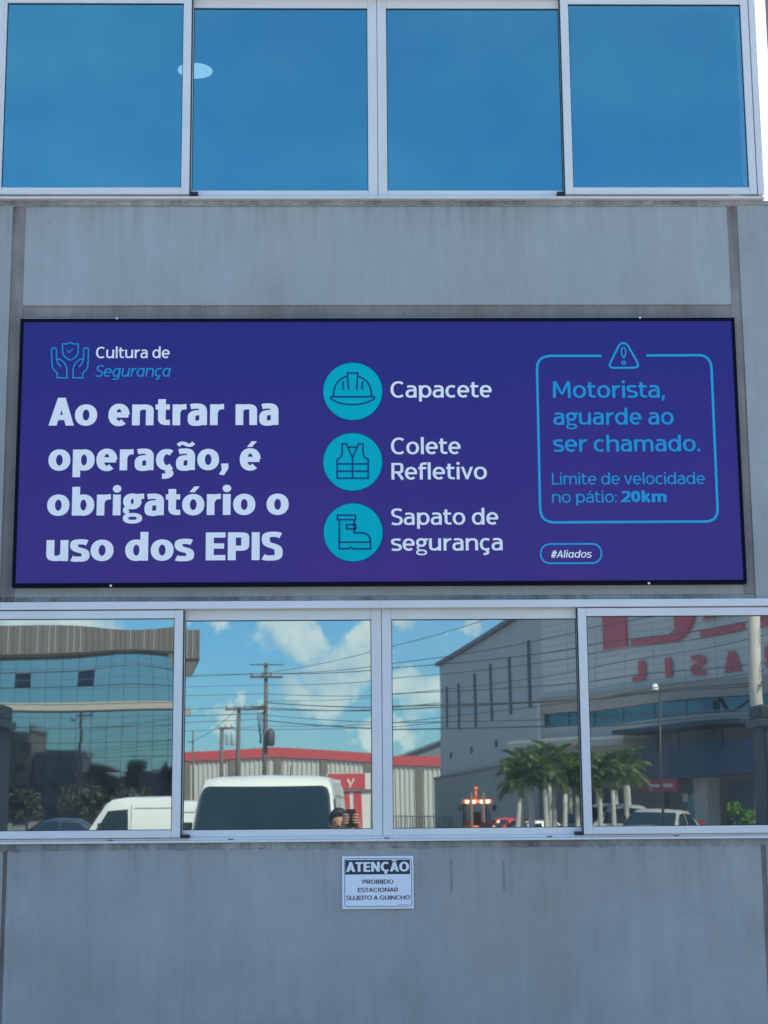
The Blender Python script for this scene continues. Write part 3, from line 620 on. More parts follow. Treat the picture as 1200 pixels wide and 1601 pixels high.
def sliding_window(label, zb, zt, glass, pane_args):
    """outer sashes ride in the front track, the two inner ones behind them"""
    fr = MB(); L_, R_ = -1.552, 1.826
    fr.box(L_, R_, -.030, .09, zb, zb+.0095)                       # sill lip
    fr.box(L_+.002, R_-.002, -.012, .088, zb+.0097, zb+.019)
    fr.box(L_, R_, -.034, .09, zt-.032, zt)
    fr.box(L_+.001, L_+.029, -.032, .088, zb+.019, zt-.0321); fr.box(R_-.029, R_-.001, -.032, .088, zb+.019, zt-.0321)
    W = fr.build('window_frame', ALU, OB, bevel=.0015, segs=1); tag(W, label)
    g0, g1 = zb+.052, zt-.070          # front sash glass
    h0, h1 = zb+.050, zt-.076          # rear sash glass
    def sash(x0, x1, sl, sr, y0, y1, za, zc, gz0, gz1, nm='sash_frame'):
        m = MB(); m.box(x0, x0+sl, y0, y1, za, zc); m.box(x1-sr, x1, y0, y1, za, zc)
        m.box(x0+sl+.0002, x1-sr-.0002, y0+.0005, y1-.0005, za, gz0); m.box(x0+sl+.0002, x1-sr-.0002, y0+.0005, y1-.0005, gz1, zc)
        m.build('sash_frame', ALU, W, bevel=.0018, segs=2)
        k = MB()                        # gasket round the glass
        a0, a1 = x0+sl, x1-sr; yg = y0+.006
        for q in ((a0, a0+.003, gz0, gz1), (a1-.003, a1, gz0, gz1), (a0+.003, a1-.003, gz1-.003, gz1), (a0+.003, a1-.003, gz0, gz0+.0025)): k.box(q[0], q[1], yg, yg+.01, q[2], q[3])
        k.build('gasket', RUB, W)
    zs0, zs1 = zb+.0215, zt-.0325
    sash(-1.545, -.6935, .035, .0355, -.0285, -.0045, zs0, zs1-.004, g0, g1)
    sash(.9505, 1.794, .0355, .034, -.0285, -.0045, zs0, zs1-.004, g0, g1)
    sash(-.722, .1295, .035, .0415, .003, .027, zs0, zs1-.002, h0, h1)
    sash(.1315, .982, .0405, .035, .003, .027, zs0, zs1-.002, h0, h1)
    t = MB(); t.box(-1.52, 1.795, -.0035, .0025, zb+.0192, zb+.024); t.box(-1.52, 1.795, -.0035, .0025, zt-.036, zt-.0322); t.build('track_fin', ALU2, W)
    for x in (-.6925, .9475): s = MB(); s.box(x, x+.003, -.02, .003, zs0, zs1-.004); s.build('shade_gap', RUB, W)  # black strips drawn for the shade between front and rear sashes
    for x in (-.99, -.50, .135, .80, 1.32): s = MB(); s.box(x, x+.022, -.0125, -.0118, zb+.0115, zb+.0150); s.build('weep_slot', RUB, W)
    for x in (-1.45, .1305, 1.66): s = MB(); s.lathe([(.004, -.0338), (.0038, -.0352), (.001, -.0355)], 8, (x, 0, zt-.016), 'y'); s.build('screw', ALU2, W)
    for x in (-.692, .914):
        k = MB(); k.box(x, x+.036, -.027, .002, zb+.0192, zb+.033); k.build('sash_stop', RUB, W, bevel=.002)
    spans = [(-1.5105, -.729, -.0185, g0, g1), (-.687, .088, .013, h0, h1), (.172, .947, .013, h0, h1), (.986, 1.760, -.0185, g0, g1)]
    for i, (x0, x1, y, a, c_) in enumerate(spans):
        o = wave_pane(x0, x1, a, c_, y, glass, **pane_args[i]); o.parent = W
    return W
sliding_window('lower sliding window with four panes', 1.4945, 2.4805, GLW,
    [dict(amp=.000016, seed=3, waves=[(-.90, 2.315, .17, .12, .00030), (-1.22, 2.05, .25, .16, -.00008)], tilt=(.0019, 0)), dict(amp=.000022, seed=5), dict(amp=.000030, seed=8), dict(amp=.00004, seed=11)])
sliding_window('upper sliding window with four panes', 4.2465, 5.2335, GU,
    [dict(amp=.00003, seed=13), dict(amp=.00002, seed=15), dict(amp=.00002, seed=18), dict(amp=.00003, seed=21)])
# two narrow traces of old adhesive on the parapet
GLUE = mat('old_adhesive', (.235, .215, .20), .8, var=.3, vscale=60)
for x, z0, z1 in ((.408, 1.287, 1.421), (.622, 1.292, 1.412)):
    r = random.Random(int(x*1000)); m = MB(); n = 14
    pl = [(x+r.uniform(-.0045, -.0015), -.0012, z0+(z1-z0)*i/n) for i in range(n+1)]+[(x+r.uniform(.0015, .0045), -.0012, z1-(z1-z0)*i/n) for i in range(n+1)]
    m.prism(pl, (0, .0012, 0)); m.build('adhesive_trace', GLUE, OB)

# ceiling lamp seen through the upper glass
CL = empty('ceiling_lamp', 'round ceiling lamp glowing behind the upper window', 'ceiling lamp', (-.82, 1.46, 5.56))
m = MB(); m.lathe([(.104, 0), (.108, -.012), (.098, -.016)], 32); m.build('rim', mat('lamp_white', (.7, .7, .7), .4), CL)
m = MB(); m.lathe([(.096, -.010), (.092, -.019), (.05, -.022)], 32); m.build('diffuser', mat('lamp_glow', (.8, .9, .9), .5, emit=(.75, 1, 1), estr=.75), CL)

# ------------------------------------------------------------------ banner
INK = {'pale': mat('print_pale', (.98, .92, .86), .5, spec=.25), 'cyan_text': mat('print_cyan', (.02, .34, .62), .5, spec=.2), 'cyan_line': mat('print_cyan_line', (.02, .40, .66), .5, spec=.2),
       'disc': mat('print_turquoise', (.0, .47, .50), .55, spec=.08), 'navy': mat('print_navy', (.004, .06, .19), .5, spec=.2),
       'white_print': mat('print_white', (.80, .80, .82), .5), 'black_print': mat('print_black', (.02, .022, .035), .5)}
PANEL = mat('print_violet', (.022, .022, .19), .5, spec=.25)
def panel_gradient():                                                    # the ground colour runs from blue-violet at the top to a redder violet below
    t = PANEL.node_tree; g = nd(t, 'ShaderNodeNewGeometry'); s = nd(t, 'ShaderNodeSeparateXYZ'); t.links.new(g.outputs['Position'], s.inputs[0])
    r = nd(t, 'ShaderNodeMapRange'); r.inputs[1].default_value = 3.5; r.inputs[2].default_value = 2.55; t.links.new(s.outputs['Z'], r.inputs[0])
    n = nd(t, 'ShaderNodeTexNoise', i_Scale=1.3, i_Detail=4.0); t.links.new(g.outputs['Position'], n.inputs['Vector'])
    f = mth(t, 'MULTIPLY', r.outputs[0], mth(t, 'MULTIPLY_ADD', n.outputs[0], 1.2, .3), clamp=True)
    m = nd(t, 'ShaderNodeMix', data_type='RGBA'); t.links.new(f, m.inputs[0]); m.inputs[6].default_value = (.031, .025, .20, 1); m.inputs[7].default_value = (.072, .032, .21, 1)
    t.links.new(m.outputs[2], t.nodes['Principled BSDF'].inputs['Base Color'])
    b = nd(t, 'ShaderNodeBump'); b.inputs['Strength'].default_value = .5; b.inputs['Distance'].default_value = .02
    n3 = nd(t, 'ShaderNodeTexNoise', i_Scale=1.7, i_Detail=2.0); t.links.new(g.outputs['Position'], n3.inputs['Vector']); t.links.new(n3.outputs[0], b.inputs['Height']); t.links.new(b.outputs[0], t.nodes['Principled BSDF'].inputs['Normal'])
panel_gradient()
SB = empty('safety_banner', 'long purple safety banner with white and cyan Portuguese lettering between the two windows', 'banner', (.13, 0, 2.54))
SB.location = (0, 0, 0)
m = MB(); m.box(-1.392, 1.652, -.035, .0095, 2.558, 3.688); m.build('panel', PANEL, SB)
m = MB(); x0, x1, z0, z1 = -1.4055, 1.665, 2.5445, 3.7015
fw = .0145
m.box(x0, x1, -.0375, .0095, z0, z0+fw); m.box(x0, x1, -.0375, .0095, z1-fw, z1); m.box(x0, x0+fw, -.037, .009, z0+fw, z1-fw); m.box(x1-fw, x1, -.037, .009, z0+fw, z1-fw)
m.build('frame', mat('frame_navy', (.003, .004, .014), .7, spec=.1), SB)
for x, z in ((-.9926, 3.702), (1.2551, 3.701), (-.9948, 2.5465), (1.2517, 2.5455)):
    m = MB(); m.lathe([(.0055, -.0395), (.005, -.042), (.002, -.043)], 10, (x, 0, z), 'y'); m.build('screw', INK['white_print'], SB)
YP = -.0362
for t, a, c_, zb, cap, wt, ink, it in TEXTS: lettering(t, a, c_, zb, cap, wt, YP, INK[ink], SB, it)
for cx, cz, r in DISCS:
    m = MB(); m.b.faces.new([m.b.verts.new((cx+r*math.cos(2*PI*k/56), YP+.0004, cz+r*math.sin(2*PI*k/56))) for k in range(56)][::-1]); o = m.build('icon_disc', INK['disc'], SB, recalc=False)
    m = MB(); rr = r+.0015; stroke(m.b, [(cx+rr*math.cos(2*PI*k/56), cz+rr*math.sin(2*PI*k/56)) for k in range(56)], True, .0022, .0022, YP+.0001); m.build('disc_outline', INK['navy'], SB)
marks = {}
for nm, pts, cl, wd, ink in LINEWORK:
    if nm not in marks: marks[nm] = (MB(), ink)
    stroke(marks[nm][0].b, pts, bool(cl), wd/2, wd/2, YP-.0003-.0001*(len(marks[nm][0].b.faces) % 7))
for nm, (m, ink) in marks.items(): m.build(nm, INK[ink], SB)

# ------------------------------------------------------------------ warning plate
WP = empty('warning_plate', 'small white ATENÇÃO no-parking plate on the wall under the lower window', 'sign')
m = MB(); m.box(-.0368, .2530, -.0135, 0, 1.2262, 1.4360); m.build('plate', INK['white_print'], WP, bevel=.002)
m = MB(); m.box(-.0237, .2388, -.0142, -.0136, 1.3632, 1.4207); m.build('header', INK['black_print'], WP)
m = MB(); stroke(m.b, [(-.0262, 1.2440), (-.0195, 1.2362), (.2385, 1.2362), (.2452, 1.2440), (.2452, 1.4185), (.2385, 1.4262), (-.0195, 1.4262), (-.0262, 1.4185)], True, .0011, .0011, -.0140); m.build('border_line', INK['black_print'], WP)
for t, a, c_, zb, cap, wt, ink, it in PLATE_TEXTS: lettering(t, a, c_, zb, cap, wt, -.0150, INK[ink], WP, it)
m = MB(); r = random.Random(2)
stroke(m.b, [(.190+.0028*i, 1.2425+r.uniform(-.0012, .0012)) for i in range(16)], False, .0006, .0006, -.0142); m.build('fine_print', INK['black_print'], WP)

# ================================================================== across the yard (seen in the lower window)
def at_ground(o, x, y, rz=0): o.location = (x, y, 0); o.rotation_euler = (0, 0, rz); return o
WHITE = mat('van_white', (.74, .75, .69), .28, coat=.4)
CARGLASS = mat('vehicle_glass', (.008, .024, .034), .04, spec=.35)
TYRE = mat('tyre_rubber', (.02, .02, .02), .8)
STEEL = mat('wheel_steel', (.4, .41, .42), .35, .8)
TRIM = mat('black_plastic', (.025, .025, .028), .5)
LENS = mat('lamp_lens', (.75, .78, .8), .1)
REDL = mat('tail_lens', (.35, .01, .01), .2)

def loft(m, secs):
    rings = [[m.b.verts.new(p) for p in s] for s in secs]; n = len(rings[0])
    for a, c in zip(rings, rings[1:]):
        for k in range(n):
            f = m.b.faces.new((a[k], a[(k+1) % n], c[(k+1) % n], c[k])); f.smooth = True
    m.b.faces.new(rings[0]); m.b.faces.new(rings[-1][::-1])
def vehicle(name, label, cat, st, hw, belt, paint, shield, sides, wheels, rear=None, group=None, wr=.33):
    """st: stations (y, roof z, sill z) front to back; hw(z): half width"""
    R = empty(name, label, cat, group=group); m = MB(); secs = []
    for y, zt, zb in st:
        zm = min(belt, zt-.06); zs = max(zm+.02, zt-.10); tw = max(.2, hw(zt)-.10)
        L_ = [(hw(zb)-.06, zb), (hw(zb), zb+.10), (hw(zm)+.01, (zb+zm)/2+.1), (hw(zm), zm), (hw(zs), zs), (tw+.06, zt-.025), (tw-.1, zt), (0, zt+.02)]
        secs.append([(-x, y, z) for x, z in L_]+[(x, y, z) for x, z in L_[::-1][1:]])
    loft(m, secs); body = m.build('body', paint, R)
    es = body.modifiers.new('edges', 'EDGE_SPLIT'); es.split_angle = math.radians(38)
    (y0, z0), (y1, z1) = shield; off = Vector((0, (z1-z0), (y0-y1))).normalized()*.012
    def sh(t, f): 
        y = y0+(y1-y0)*t; z = z0+(z1-z0)*t; return Vector((f*(hw(z)-.06), y, z))+off
    pts = [sh(0, -1), sh(0, -.5), sh(0, .5), sh(0, 1), sh(.85, 1), sh(.96, .97), sh(1, .9), sh(1, 0), sh(1, -.9), sh(.96, -.97), sh(.85, -1)]
    m = MB(); m.prism(pts, -off*.6); m.build('windshield', CARGLASS, R)
    c0 = sum(pts, Vector())/len(pts); m = MB(); m.prism([c0+(p-c0)*1.035-off*.45 for p in pts], -off*.6); m.build('seal', TRIM, R)
    for f in (-.55, .12): m = MB(); m.tube([sh(.02, f)+off, sh(.1, f+.1)+off, sh(.16, f+.42)+off], .008, 4); m.build('wiper', TRIM, R)
    m = MB(); m.box(-.10, .10, (y0+y1)/2-.18, (y0+y1)/2-.16, z1-.14, z1-.07); m.build('rear_view_mirror', TRIM, R)
    for poly in sides:
        for sg in (-1, 1):
            m = MB(); m.prism([(sg*(hw(z)+.006), y, z) for y, z in poly], (-sg*.02, 0, 0)); m.build('side_window', CARGLASS, R)
    yb, zb_ = st[0][0], st[0][2]
    m = MB(); m.box(-hw(.5)+.02, hw(.5)-.02, yb-.05, yb+.07, zb_, zb_+.24); m.build('bumper', TRIM, R, bevel=.03)
    m = MB(); m.box(-.42, .42, yb-.02, yb+.02, zb_+.30, zb_+.42); m.build('grille', TRIM, R, bevel=.01)
    for sg in (-1, 1):
        m = MB(); m.ball((sg*(hw(.8)-.22), yb-.03, zb_+.42), .13, (1.3, .5, .75)); m.build('headlight', LENS, R)
        m = MB(); m.box(sg*(hw(1)+.05)-.06, sg*(hw(1)+.05)+.06, shield[0][0]-.42, shield[0][0]-.36, shield[0][1]+.02, shield[0][1]+.26); m.tube([(sg*(hw(1)-.03), shield[0][0]-.35, shield[0][1]+.08), (sg*(hw(1)+.05), shield[0][0]-.39, shield[0][1]+.1)], .02, 6); m.build('mirror', TRIM, R, bevel=.015)
        m = MB(); m.box(sg*(hw(1)-.1)-.06, sg*(hw(1)-.1)+.06, st[-1][0]-.01, st[-1][0]+.04, .8, 1.15); m.build('tail_light', REDL, R)
        m = MB(); m.box(sg*hw(1)-.015, sg*hw(1)+.015, shield[0][0]-1.05, shield[0][0]-.9, belt-.16, belt-.13); m.build('door_handle', TRIM, R)
        for wy in wheels:
            m = MB(); m.lathe([(wr*.6, -.10), (wr-.02, -.11), (wr, -.07), (wr, .07), (wr-.02, .11), (wr*.6, .10)], 20, (sg*(hw(.5)-.10), wy, wr), 'x'); t = m.build('wheel', TYRE, R)
            m = MB(); m.lathe([(wr*.6, -.09), (wr*.5, -.05), (.06, -.07), (.05, .07), (wr*.5, .05), (wr*.6, .09)], 16, (sg*(hw(.5)-.10), wy, wr), 'x'); m.build('rim', STEEL, t)
    return R
vhw = lambda z: .95 if z < 1.15 else .95-(z-1.15)*.115
VST = [(2.46, .82, .30), (2.42, .98, .28), (2.2, 1.14, .28), (2.08, 1.22, .28), (1.58, 1.98, .28), (1.42, 2.08, .28), (1.1, 2.12, .28), (-1.0, 2.13, .28), (-2.2, 2.12, .28), (-2.38, 2.06, .28), (-2.46, 1.9, .3)]
van = vehicle('panel_van', 'white van with its wide windshield facing the building, reflected in the lower window', 'van', VST, vhw, 1.15, WHITE,
              ((2.06, 1.26), (1.60, 1.97)), [[(1.86, 1.22), (1.50, 1.80), (1.02, 1.84), (.98, 1.22)]], (1.65, -1.55), group='white vans in the yard')
for sg in (-1, 1):
    m = MB(); m.box(sg*(vhw(1.86)+.004)-.004, sg*(vhw(1.86)+.004)+.004, -2.2, .85, 1.855, 1.875); m.box(sg*vhw(1.3)-.006, sg*(vhw(1.3)+.003)+.004, -2.2, .85, 1.10, 1.12); m.build('crease_strip', mat('van_seam', (.30, .31, .30), .6), van)
    for yy in (.92, -.6):
        m = MB(); m.prism([(sg*(vhw(z)+.006), yy, z) for z in (.45, 1.15, 1.95)]+[(sg*(vhw(z)+.006), yy+.018, z) for z in (1.95, 1.15, .45)], (-sg*.01, 0, 0))
        m.build('door_gap', MATS['van_seam'], van)
van2 = copy_tree(van); van2['label'] = 'white van parked side-on beyond the gate post, reflected in the leftmost lower pane'
at_ground(van, -1.05, -16.45, math.radians(1.9)); at_ground(van2, -3.62, -29.2, math.radians(101)); van2.scale = (.9, .9, .9)
m = MB(); m.tube([(.30, 1.2, 2.13), (.30, 1.12, 2.26)], .008, 5); m.build('antenna', TRIM, van)

chw = lambda z: .86 if z < .85 else .86-(z-.85)*.26
CST = [(2.1, .60, .22), (2.05, .72, .2), (1.2, .90, .2), (.95, .95, .2), (.25, 1.38, .2), (-.1, 1.46, .2), (-.9, 1.44, .2), (-1.7, 1.0, .2), (-2.0, .95, .22), (-2.1, .8, .25)]
def car(name, label, col, x, y, rz, sc=1.0):
    c = vehicle(name, label, 'car', CST, chw, .86, col, ((.90, 1.0), (.32, 1.36)), [[(.72, .93), (.22, 1.32), (-.25, 1.36), (-.25, .93)], [(-.32, .93), (-.32, 1.36), (-.95, 1.32), (-1.3, .95)]], (1.3, -1.3), wr=.3)
    at_ground(c, x, y, rz); c.scale = (sc, sc, sc); return c
car('parked_car', 'red car parked beside the orange forklift, reflected in the third lower pane', mat('car_red', (.75, .06, .05), .3, coat=.4), 6.75, -66.2, math.radians(60), 1.03)
car('parked_car', 'white car parked in front of the palms, reflected low in the third lower pane', WHITE, 7.35, -62.0, math.radians(75), .94)
car('parked_car', 'silver off-roader parked under the palms, reflected in the rightmost lower pane', mat('car_silver', (.42, .44, .44), .3, .4), 9.3, -55.2, math.radians(62), 1.30)
car('parked_car', 'pale hatchback parked in front of the red shop sign, reflected in the rightmost lower pane', mat('car_pale', (.36, .37, .36), .3), 10.6, -51.2, math.radians(28), 1.18)
car('parked_car', 'dark blue car parked left of the white vans, reflected low in the leftmost lower pane', mat('car_blue', (.012, .028, .055), .3, coat=.3), -9.4, -46.5, math.radians(85), .95)

# ---- gate posts
GREEN = mat('post_green', (.004, .018, .024), .7, var=.2)
def gate_post(x0, x1, label, rib):
    t = empty('gate_post', label, 'gate post', ((x0+x1)/2, -14.4, 0), group='dark green gate posts'); w_ = (x1-x0)/2
    m = MB(); m.box(-w_+.07, w_-.07, -.3, .3, 0, 2.66); m.build('shaft', GREEN, t, bevel=.01)
    m = MB(); m.box(-w_, w_, -.36, .36, 2.665, 2.76); m.build('collar', mat('post_green_light', (.006, .03, .034), .6), t, bevel=.01)
    m = MB(); m.box(-w_+.04, w_-.04, -.32, .32, 2.765, 2.95); m.build('cap', GREEN, t, bevel=.03)
    for k in range(5):
        xx = -w_+.11+(2*w_-.22)*k/4; m = MB(); m.box(xx-.02, xx+.02, .302, .33, .1, 2.6); m.build('rib', GREEN, t)
gate_post(-5.10, -4.30, 'dark green gate post with stepped cap reflected at the left window edge', 1)
gate_post(5.13, 5.95, 'dark green gate post with stepped cap reflected at the right window edge', 1)

# ---- utility poles and cables
PCON = concrete('pole_concrete', (.55, .51, .45), streak=.1, blotch=.1)
PDARK = mat('pole_dark', (.13, .12, .11), .8, var=.2)
GALV = mat('crossarm', (.12, .11, .10), .7)
CER = mat('insulator', (.28, .25, .22), .4); TRF = mat('transformer_grey', (.45, .47, .48), .5)
def pole(label, x, y, h, r0, r1, arms=(), m_=None, trafos=()):
    t = empty('utility_pole', label, 'utility pole', (x, y, 0), group='utility poles across the yard')
    m = MB(); m.tube([(0, 0, 0), (0, 0, h)], [r0, r1], 10); m.build('shaft', m_ or PDARK, t)
    for z, a, c_, th, ins in arms:
        m = MB(); m.box(-a, c_, .09, .09+th, z-th/2, z+th/2); arm = m.build('crossarm', GALV, t)
        for xx in ins:
            q = MB(); q.lathe([(.03, z+th/2), (.07, z+th/2+.06), (.035, z+th/2+.10), (.07, z+th/2+.15), (.03, z+th/2+.24)], 8, (xx, .13, 0)); q.build('insulator', CER, arm)
    for tx, z0, z1, r, mm in trafos:
        m = MB(); m.lathe([(r*.8, z0), (r, z0+.06), (r, z1-.08), (r*.7, z1), (r*.2, z1+.12)], 14, (tx, .2, 0)); m.build('transformer', mm, t)
    return t
pa = pole('tallest utility pole with two crossarms above the white van, reflected in the second lower pane', -4.84, -88.1, 10.2, .17, .10,
     [(10.08, .92, 1.05, .07, ()), (9.37, .92, .98, .13, (-.80, -.2, .30)), (7.6, .75, .05, .22, ())], PDARK, [(.30, 5.5, 6.35, .24, mat('transformer_dark', (.07, .07, .075), .6))])
m = MB(); r = random.Random(4)
for k in range(5): m.tube([(-.15-.05*k+.1*math.sin(k+j), .2, 7.4-j*.35) for j in range(6)], .022, 5)
m.build('cable_drop', TRIM, pa)
pole('utility pole with one long crossarm left of the tallest pole, reflected above the white van', -8.36, -118.1, 9.62, .20, .13, [(9.45, 1.0, 1.1, .14, (-.9, -.3, .4, .9))], PDARK)
pole('utility pole carrying pale transformer cans, reflected above the left half of the white van', -10.74, -133.1, 8.98, .21, .15, [(8.9, .35, 1.1, .12, (.3, .8))], PDARK,
     [(.50, 7.5, 8.35, .16, TRF), (.95, 7.45, 8.5, .18, TRF), (1.45, 7.7, 8.4, .13, mat('transformer_brown', (.22, .19, .17), .6))])
pole('slim far pole beside the glass building corner, reflected left of the white van', -13.61, -138.1, 8.95, .10, .07, [(8.0, .5, .1, .08, ())], PDARK)
pole('thick sunlit concrete pole reflected near the right edge of the lower window', 11.03, -38.1, 11.5, .20, .14, [(9.6, 1.0, 1.0, .12, (-.9, 0, .9)), (8.6, .9, .9, .1, (-.8, .8))], PCON)
pole('utility pole standing left of the window reflection, carrying the cables', -22.5, -73, 10.2, .17, .11, [(9.4, .9, .9, .12, (-.8, 0, .8))], PDARK)
CAB = mat('cable_black', (.10, .10, .105), .8)
ORD = ['topmost', 'second', 'third', 'fourth', 'fifth', 'sixth', 'seventh', 'eighth', 'ninth', 'tenth', 'lowest']
def cable(p, q, sag, r, label):
    r *= 1.25
    p, q = Vector(p), Vector(q); m = MB(); n = 28
    m.tube([p.lerp(q, i/n)-Vector((0, 0, sag*4*(i/n)*(1-i/n))) for i in range(n+1)], r, 5)
    tag(m.build('overhead_cable', CAB), label, 'cable', 'overhead cables across the yard')
A = (-4.84, -88.0); B = (11.03, -38.0); L_ = (-22.5, -73)
for ci, (za, zb, dy, sag, r) in enumerate(((9.55, 6.8, .5, .4, .016), (9.55, 7.4, -.4, .5, .013), (9.55, 9.0, -.9, .5, .012), (8.9, 6.55, .2, .4, .012), (8.4, 5.6, .2, .4, .014), (8.0, 6.3, .2, .5, .010), (7.9, 5.0, .1, .4, .022),
                           (7.6, 5.1, .2, .4, .020), (7.2, 4.35, .2, .4, .014), (6.9, 4.2, .2, .45, .022), (6.6, 5.4, .2, .5, .012))):
    cable((A[0]+dy*.3, A[1]+.2, za), (B[0]+dy, B[1]+.2, zb), sag, r, ORD[ci]+' cable where the right-hand span leaves the tallest utility pole')
for ci, (za, zl, dy, sag, r) in enumerate(((9.55, 8.4, .5, .1, .013), (9.55, 8.2, -.3, .15, .012), (8.9, 7.9, .1, .1, .010), (8.4, 7.55, .1, .12, .013), (7.7, 6.75, .1, .12, .017), (7.3, 6.5, .1, .1, .02), (7.0, 6.3, .1, .2, .014), (6.6, 5.6, .1, .2, .012))):
    cable((A[0], A[1]+.2, za), (L_[0]+dy, L_[1], zl), sag, r, ORD[ci]+' cable where the left-hand span leaves the tallest utility pole')
for (a, c_, z0, z1, sg, r), lb in zip((((-8.4, -118), (-4.84, -88), 9.6, 7.9, .3, .02), ((-8.4, -118), (-13.6, -138), 9.6, 8.1, .3, .02), ((-8.4, -118), (14, -100), 9.5, 9.7, .7, .02), ((-10.7, -133), (16, -112), 8.8, 9.0, .6, .02)), ('cable joining the long-crossarm pole to the tallest utility pole', 'far cable from the long-crossarm pole back to the slim far pole', 'far cable running right from the long-crossarm pole', 'lowest far cable running right from the transformer pole')):
    cable((a[0], a[1], z0), (c_[0], c_[1], z1), sg, r, lb)

# ---- street lamp
t = empty('street_lamp', 'thin dark lamp post with a white head, reflected before the red lettering', 'street lamp', (10.22, -48.1, 0))
m = MB(); m.tube([(0, 0, 0), (0, 0, 5.6)], [.05, .035], 8); m.build('post', TRIM, t)
m = MB(); m.ball((-.16, .0, 5.62), .13, (.9, .8, 1.1)); m.build('lamp_head', mat('lamp_head_white', (.85, .85, .85), .4), t)
m = MB(); m.tube([(0, 0, 5.55), (-.1, 0, 5.62)], .025, 6); m.build('bracket', TRIM, t)

# ---- red-roofed warehouse
RW = empty('red_roof_warehouse', 'low cream warehouse with red roof edge behind the white van, reflected in the window', 'warehouse', (0, -143.1, 0))
CREAM = mat('cream_sheet', (.50, .50, .46), .6, var=.05); REDP = mat('roof_red', (.50, .075, .08), .5, var=.08); GREYP = mat('pilaster_grey', (.17, .15, .13), .7)
top = [(-30, 6.9), (-15, 7.3), (-7, 7.66), (1.8, 7.03), (8, 6.78), (20, 6.4)]
m = MB(); m.prism([(x, .25, z) for x, z in top]+[(x, .25, z-.82) for x, z in top[::-1]], (0, -.45, 0)); m.build('fascia', REDP, RW)
m = MB(); m.prism([(-30, 0, 0)]+[(x, 0, z-.60) for x, z in top]+[(20, 0, 0)], (0, -22, 0)); m.build('wall', CREAM, RW)
m = MB(); m.prism([(x, -.21, z-.16) for x, z in top]+[(x, -.21, z-.5) for x, z in top[::-1]], (0, -21.8, 0)); m.build('roof', mat('roof_sheet', (.35, .33, .31), .6), RW)
def fz(x):
    for (a, z0), (c_, z1) in zip(top, top[1:]):
        if a <= x <= c_: return z0+(z1-z0)*(x-a)/(c_-a)-.66
for x0, x1 in ((-19.2, -18.5), (-14.95, -14.3), (-10.8, -10.05), (-6.75, -6.15), (-2.7, -2.1), (1.2, 2.0), (5.9, 6.5), (10.2, 10.9)):
    m = MB(); m.box(x0, x1, -.02, .19, 0, fz(x0)); m.build('pilaster', GREYP, RW)
m = MB(); x = -29.5
while x < 19.5: m.box(x, x+.10, 0, .10, 0, fz(x)); x += .42
tag(m.build('cladding_rib', CREAM, RW), kind='stuff')
SH = empty('grey_shed', 'small grey pitched shed roof rising behind the red-roofed warehouse, reflected in the third lower pane', 'shed', (0, 0, 0))
m = MB(); m.prism([(5.2, -165, 0), (20, -165, 0), (20, -165, 6), (13, -165, 10.2), (5.2, -165, 7.6)], (0, -18, 0)); m.build('wall', mat('shed_grey', (.16, .18, .19), .7), SH)
m = MB(); m.prism([(4.9, -164.6, 7.5), (13, -164.6, 10.2), (20.4, -164.6, 5.8), (20.4, -164.6, 6.0), (13, -164.6, 10.45), (4.9, -164.6, 7.7)], (0, -19, 0)); m.build('roof', mat('shed_roof', (.13, .17, .19), .6), SH)

# ---- glass-fronted building on the left
GB2 = empty('glass_building', 'blue glass-fronted building with a grey ribbed roof band, reflected in the leftmost lower pane', 'building')
GX1, GY = -11.0, -103.1
TINTED = mat('curtain_glass', (.40, .47, .48), .025, 1.0); DARKG = mat('mullion_dark', (.03, .05, .06), .5); RIBG = mat('ribbed_grey', (.145, .135, .12), .6, var=.1); RIBL = mat('ribbed_light', (.36, .34, .30), .6)
BEI = mat('beige_ledge', (.40, .37, .31), .7)
m = MB(); m.prism([(-38, GY-.12, 0), (GX1, GY-.12, 0), (GX1-2.5, GY-14, 0), (-38, GY-14, 0)], (0, 0, 11.7)); m.build('wall', DARKG, GB2)
m = MB(); m.prism([(-38.5, GY+2.4, 11.62), (-9.8, GY+2.4, 11.62), (-12.8, GY-14.5, 11.62), (-38.5, GY-14.5, 11.62)], (0, 0, 1.88)); m.build('roof_band', RIBG, GB2)
m = MB(); x = -38.4; r = random.Random(7)
while x < -9.9: m.box(x, x+.055, GY+2.4, GY+2.46, 11.64, 13.48, 0 if r.random() < .55 else 1); x += .37
tag(m.build('band_rib', [RIBL, RIBG], GB2), kind='stuff')
m = MB(); m.prism([(-9.82, GY+2.3, 11.61), (-11.6, GY+2.3, 11.61), (-11.4, GY+2.3, 10.5), (-10.35, GY+2.3, 10.5)], (0, -.5, 0)); m.build('bracket', RIBG, GB2)
m = MB(); m.box(-38.3, GX1+.5, GY-.1, GY+1.2, 8.12, 8.58); m.build('ledge', BEI, GB2)
gp = None; r = random.Random(9)
openw = {(-22, 1), (-18, 1)}
for row, (za, zc) in enumerate([(10.62, 11.58), (9.63, 10.59), (8.64, 9.60)]+[(7.10-.98*k, 8.05-.98*k) for k in range(8)]):
    for k in range(26):
        xl = GX1-1.0*(k+1)
        if (round(xl), row) in openw: continue
        if gp is None:
            mm = MB(); mm.box(.012, .988, -.05, 0, .0, .95); gp = mm.build('glass_panel', TINTED, GB2); o = gp
        else: o = copy_part(gp, GB2)
        o.location = (xl, GY, za); o.rotation_euler = (r.gauss(0, .0011), 0, r.gauss(0, .0011))
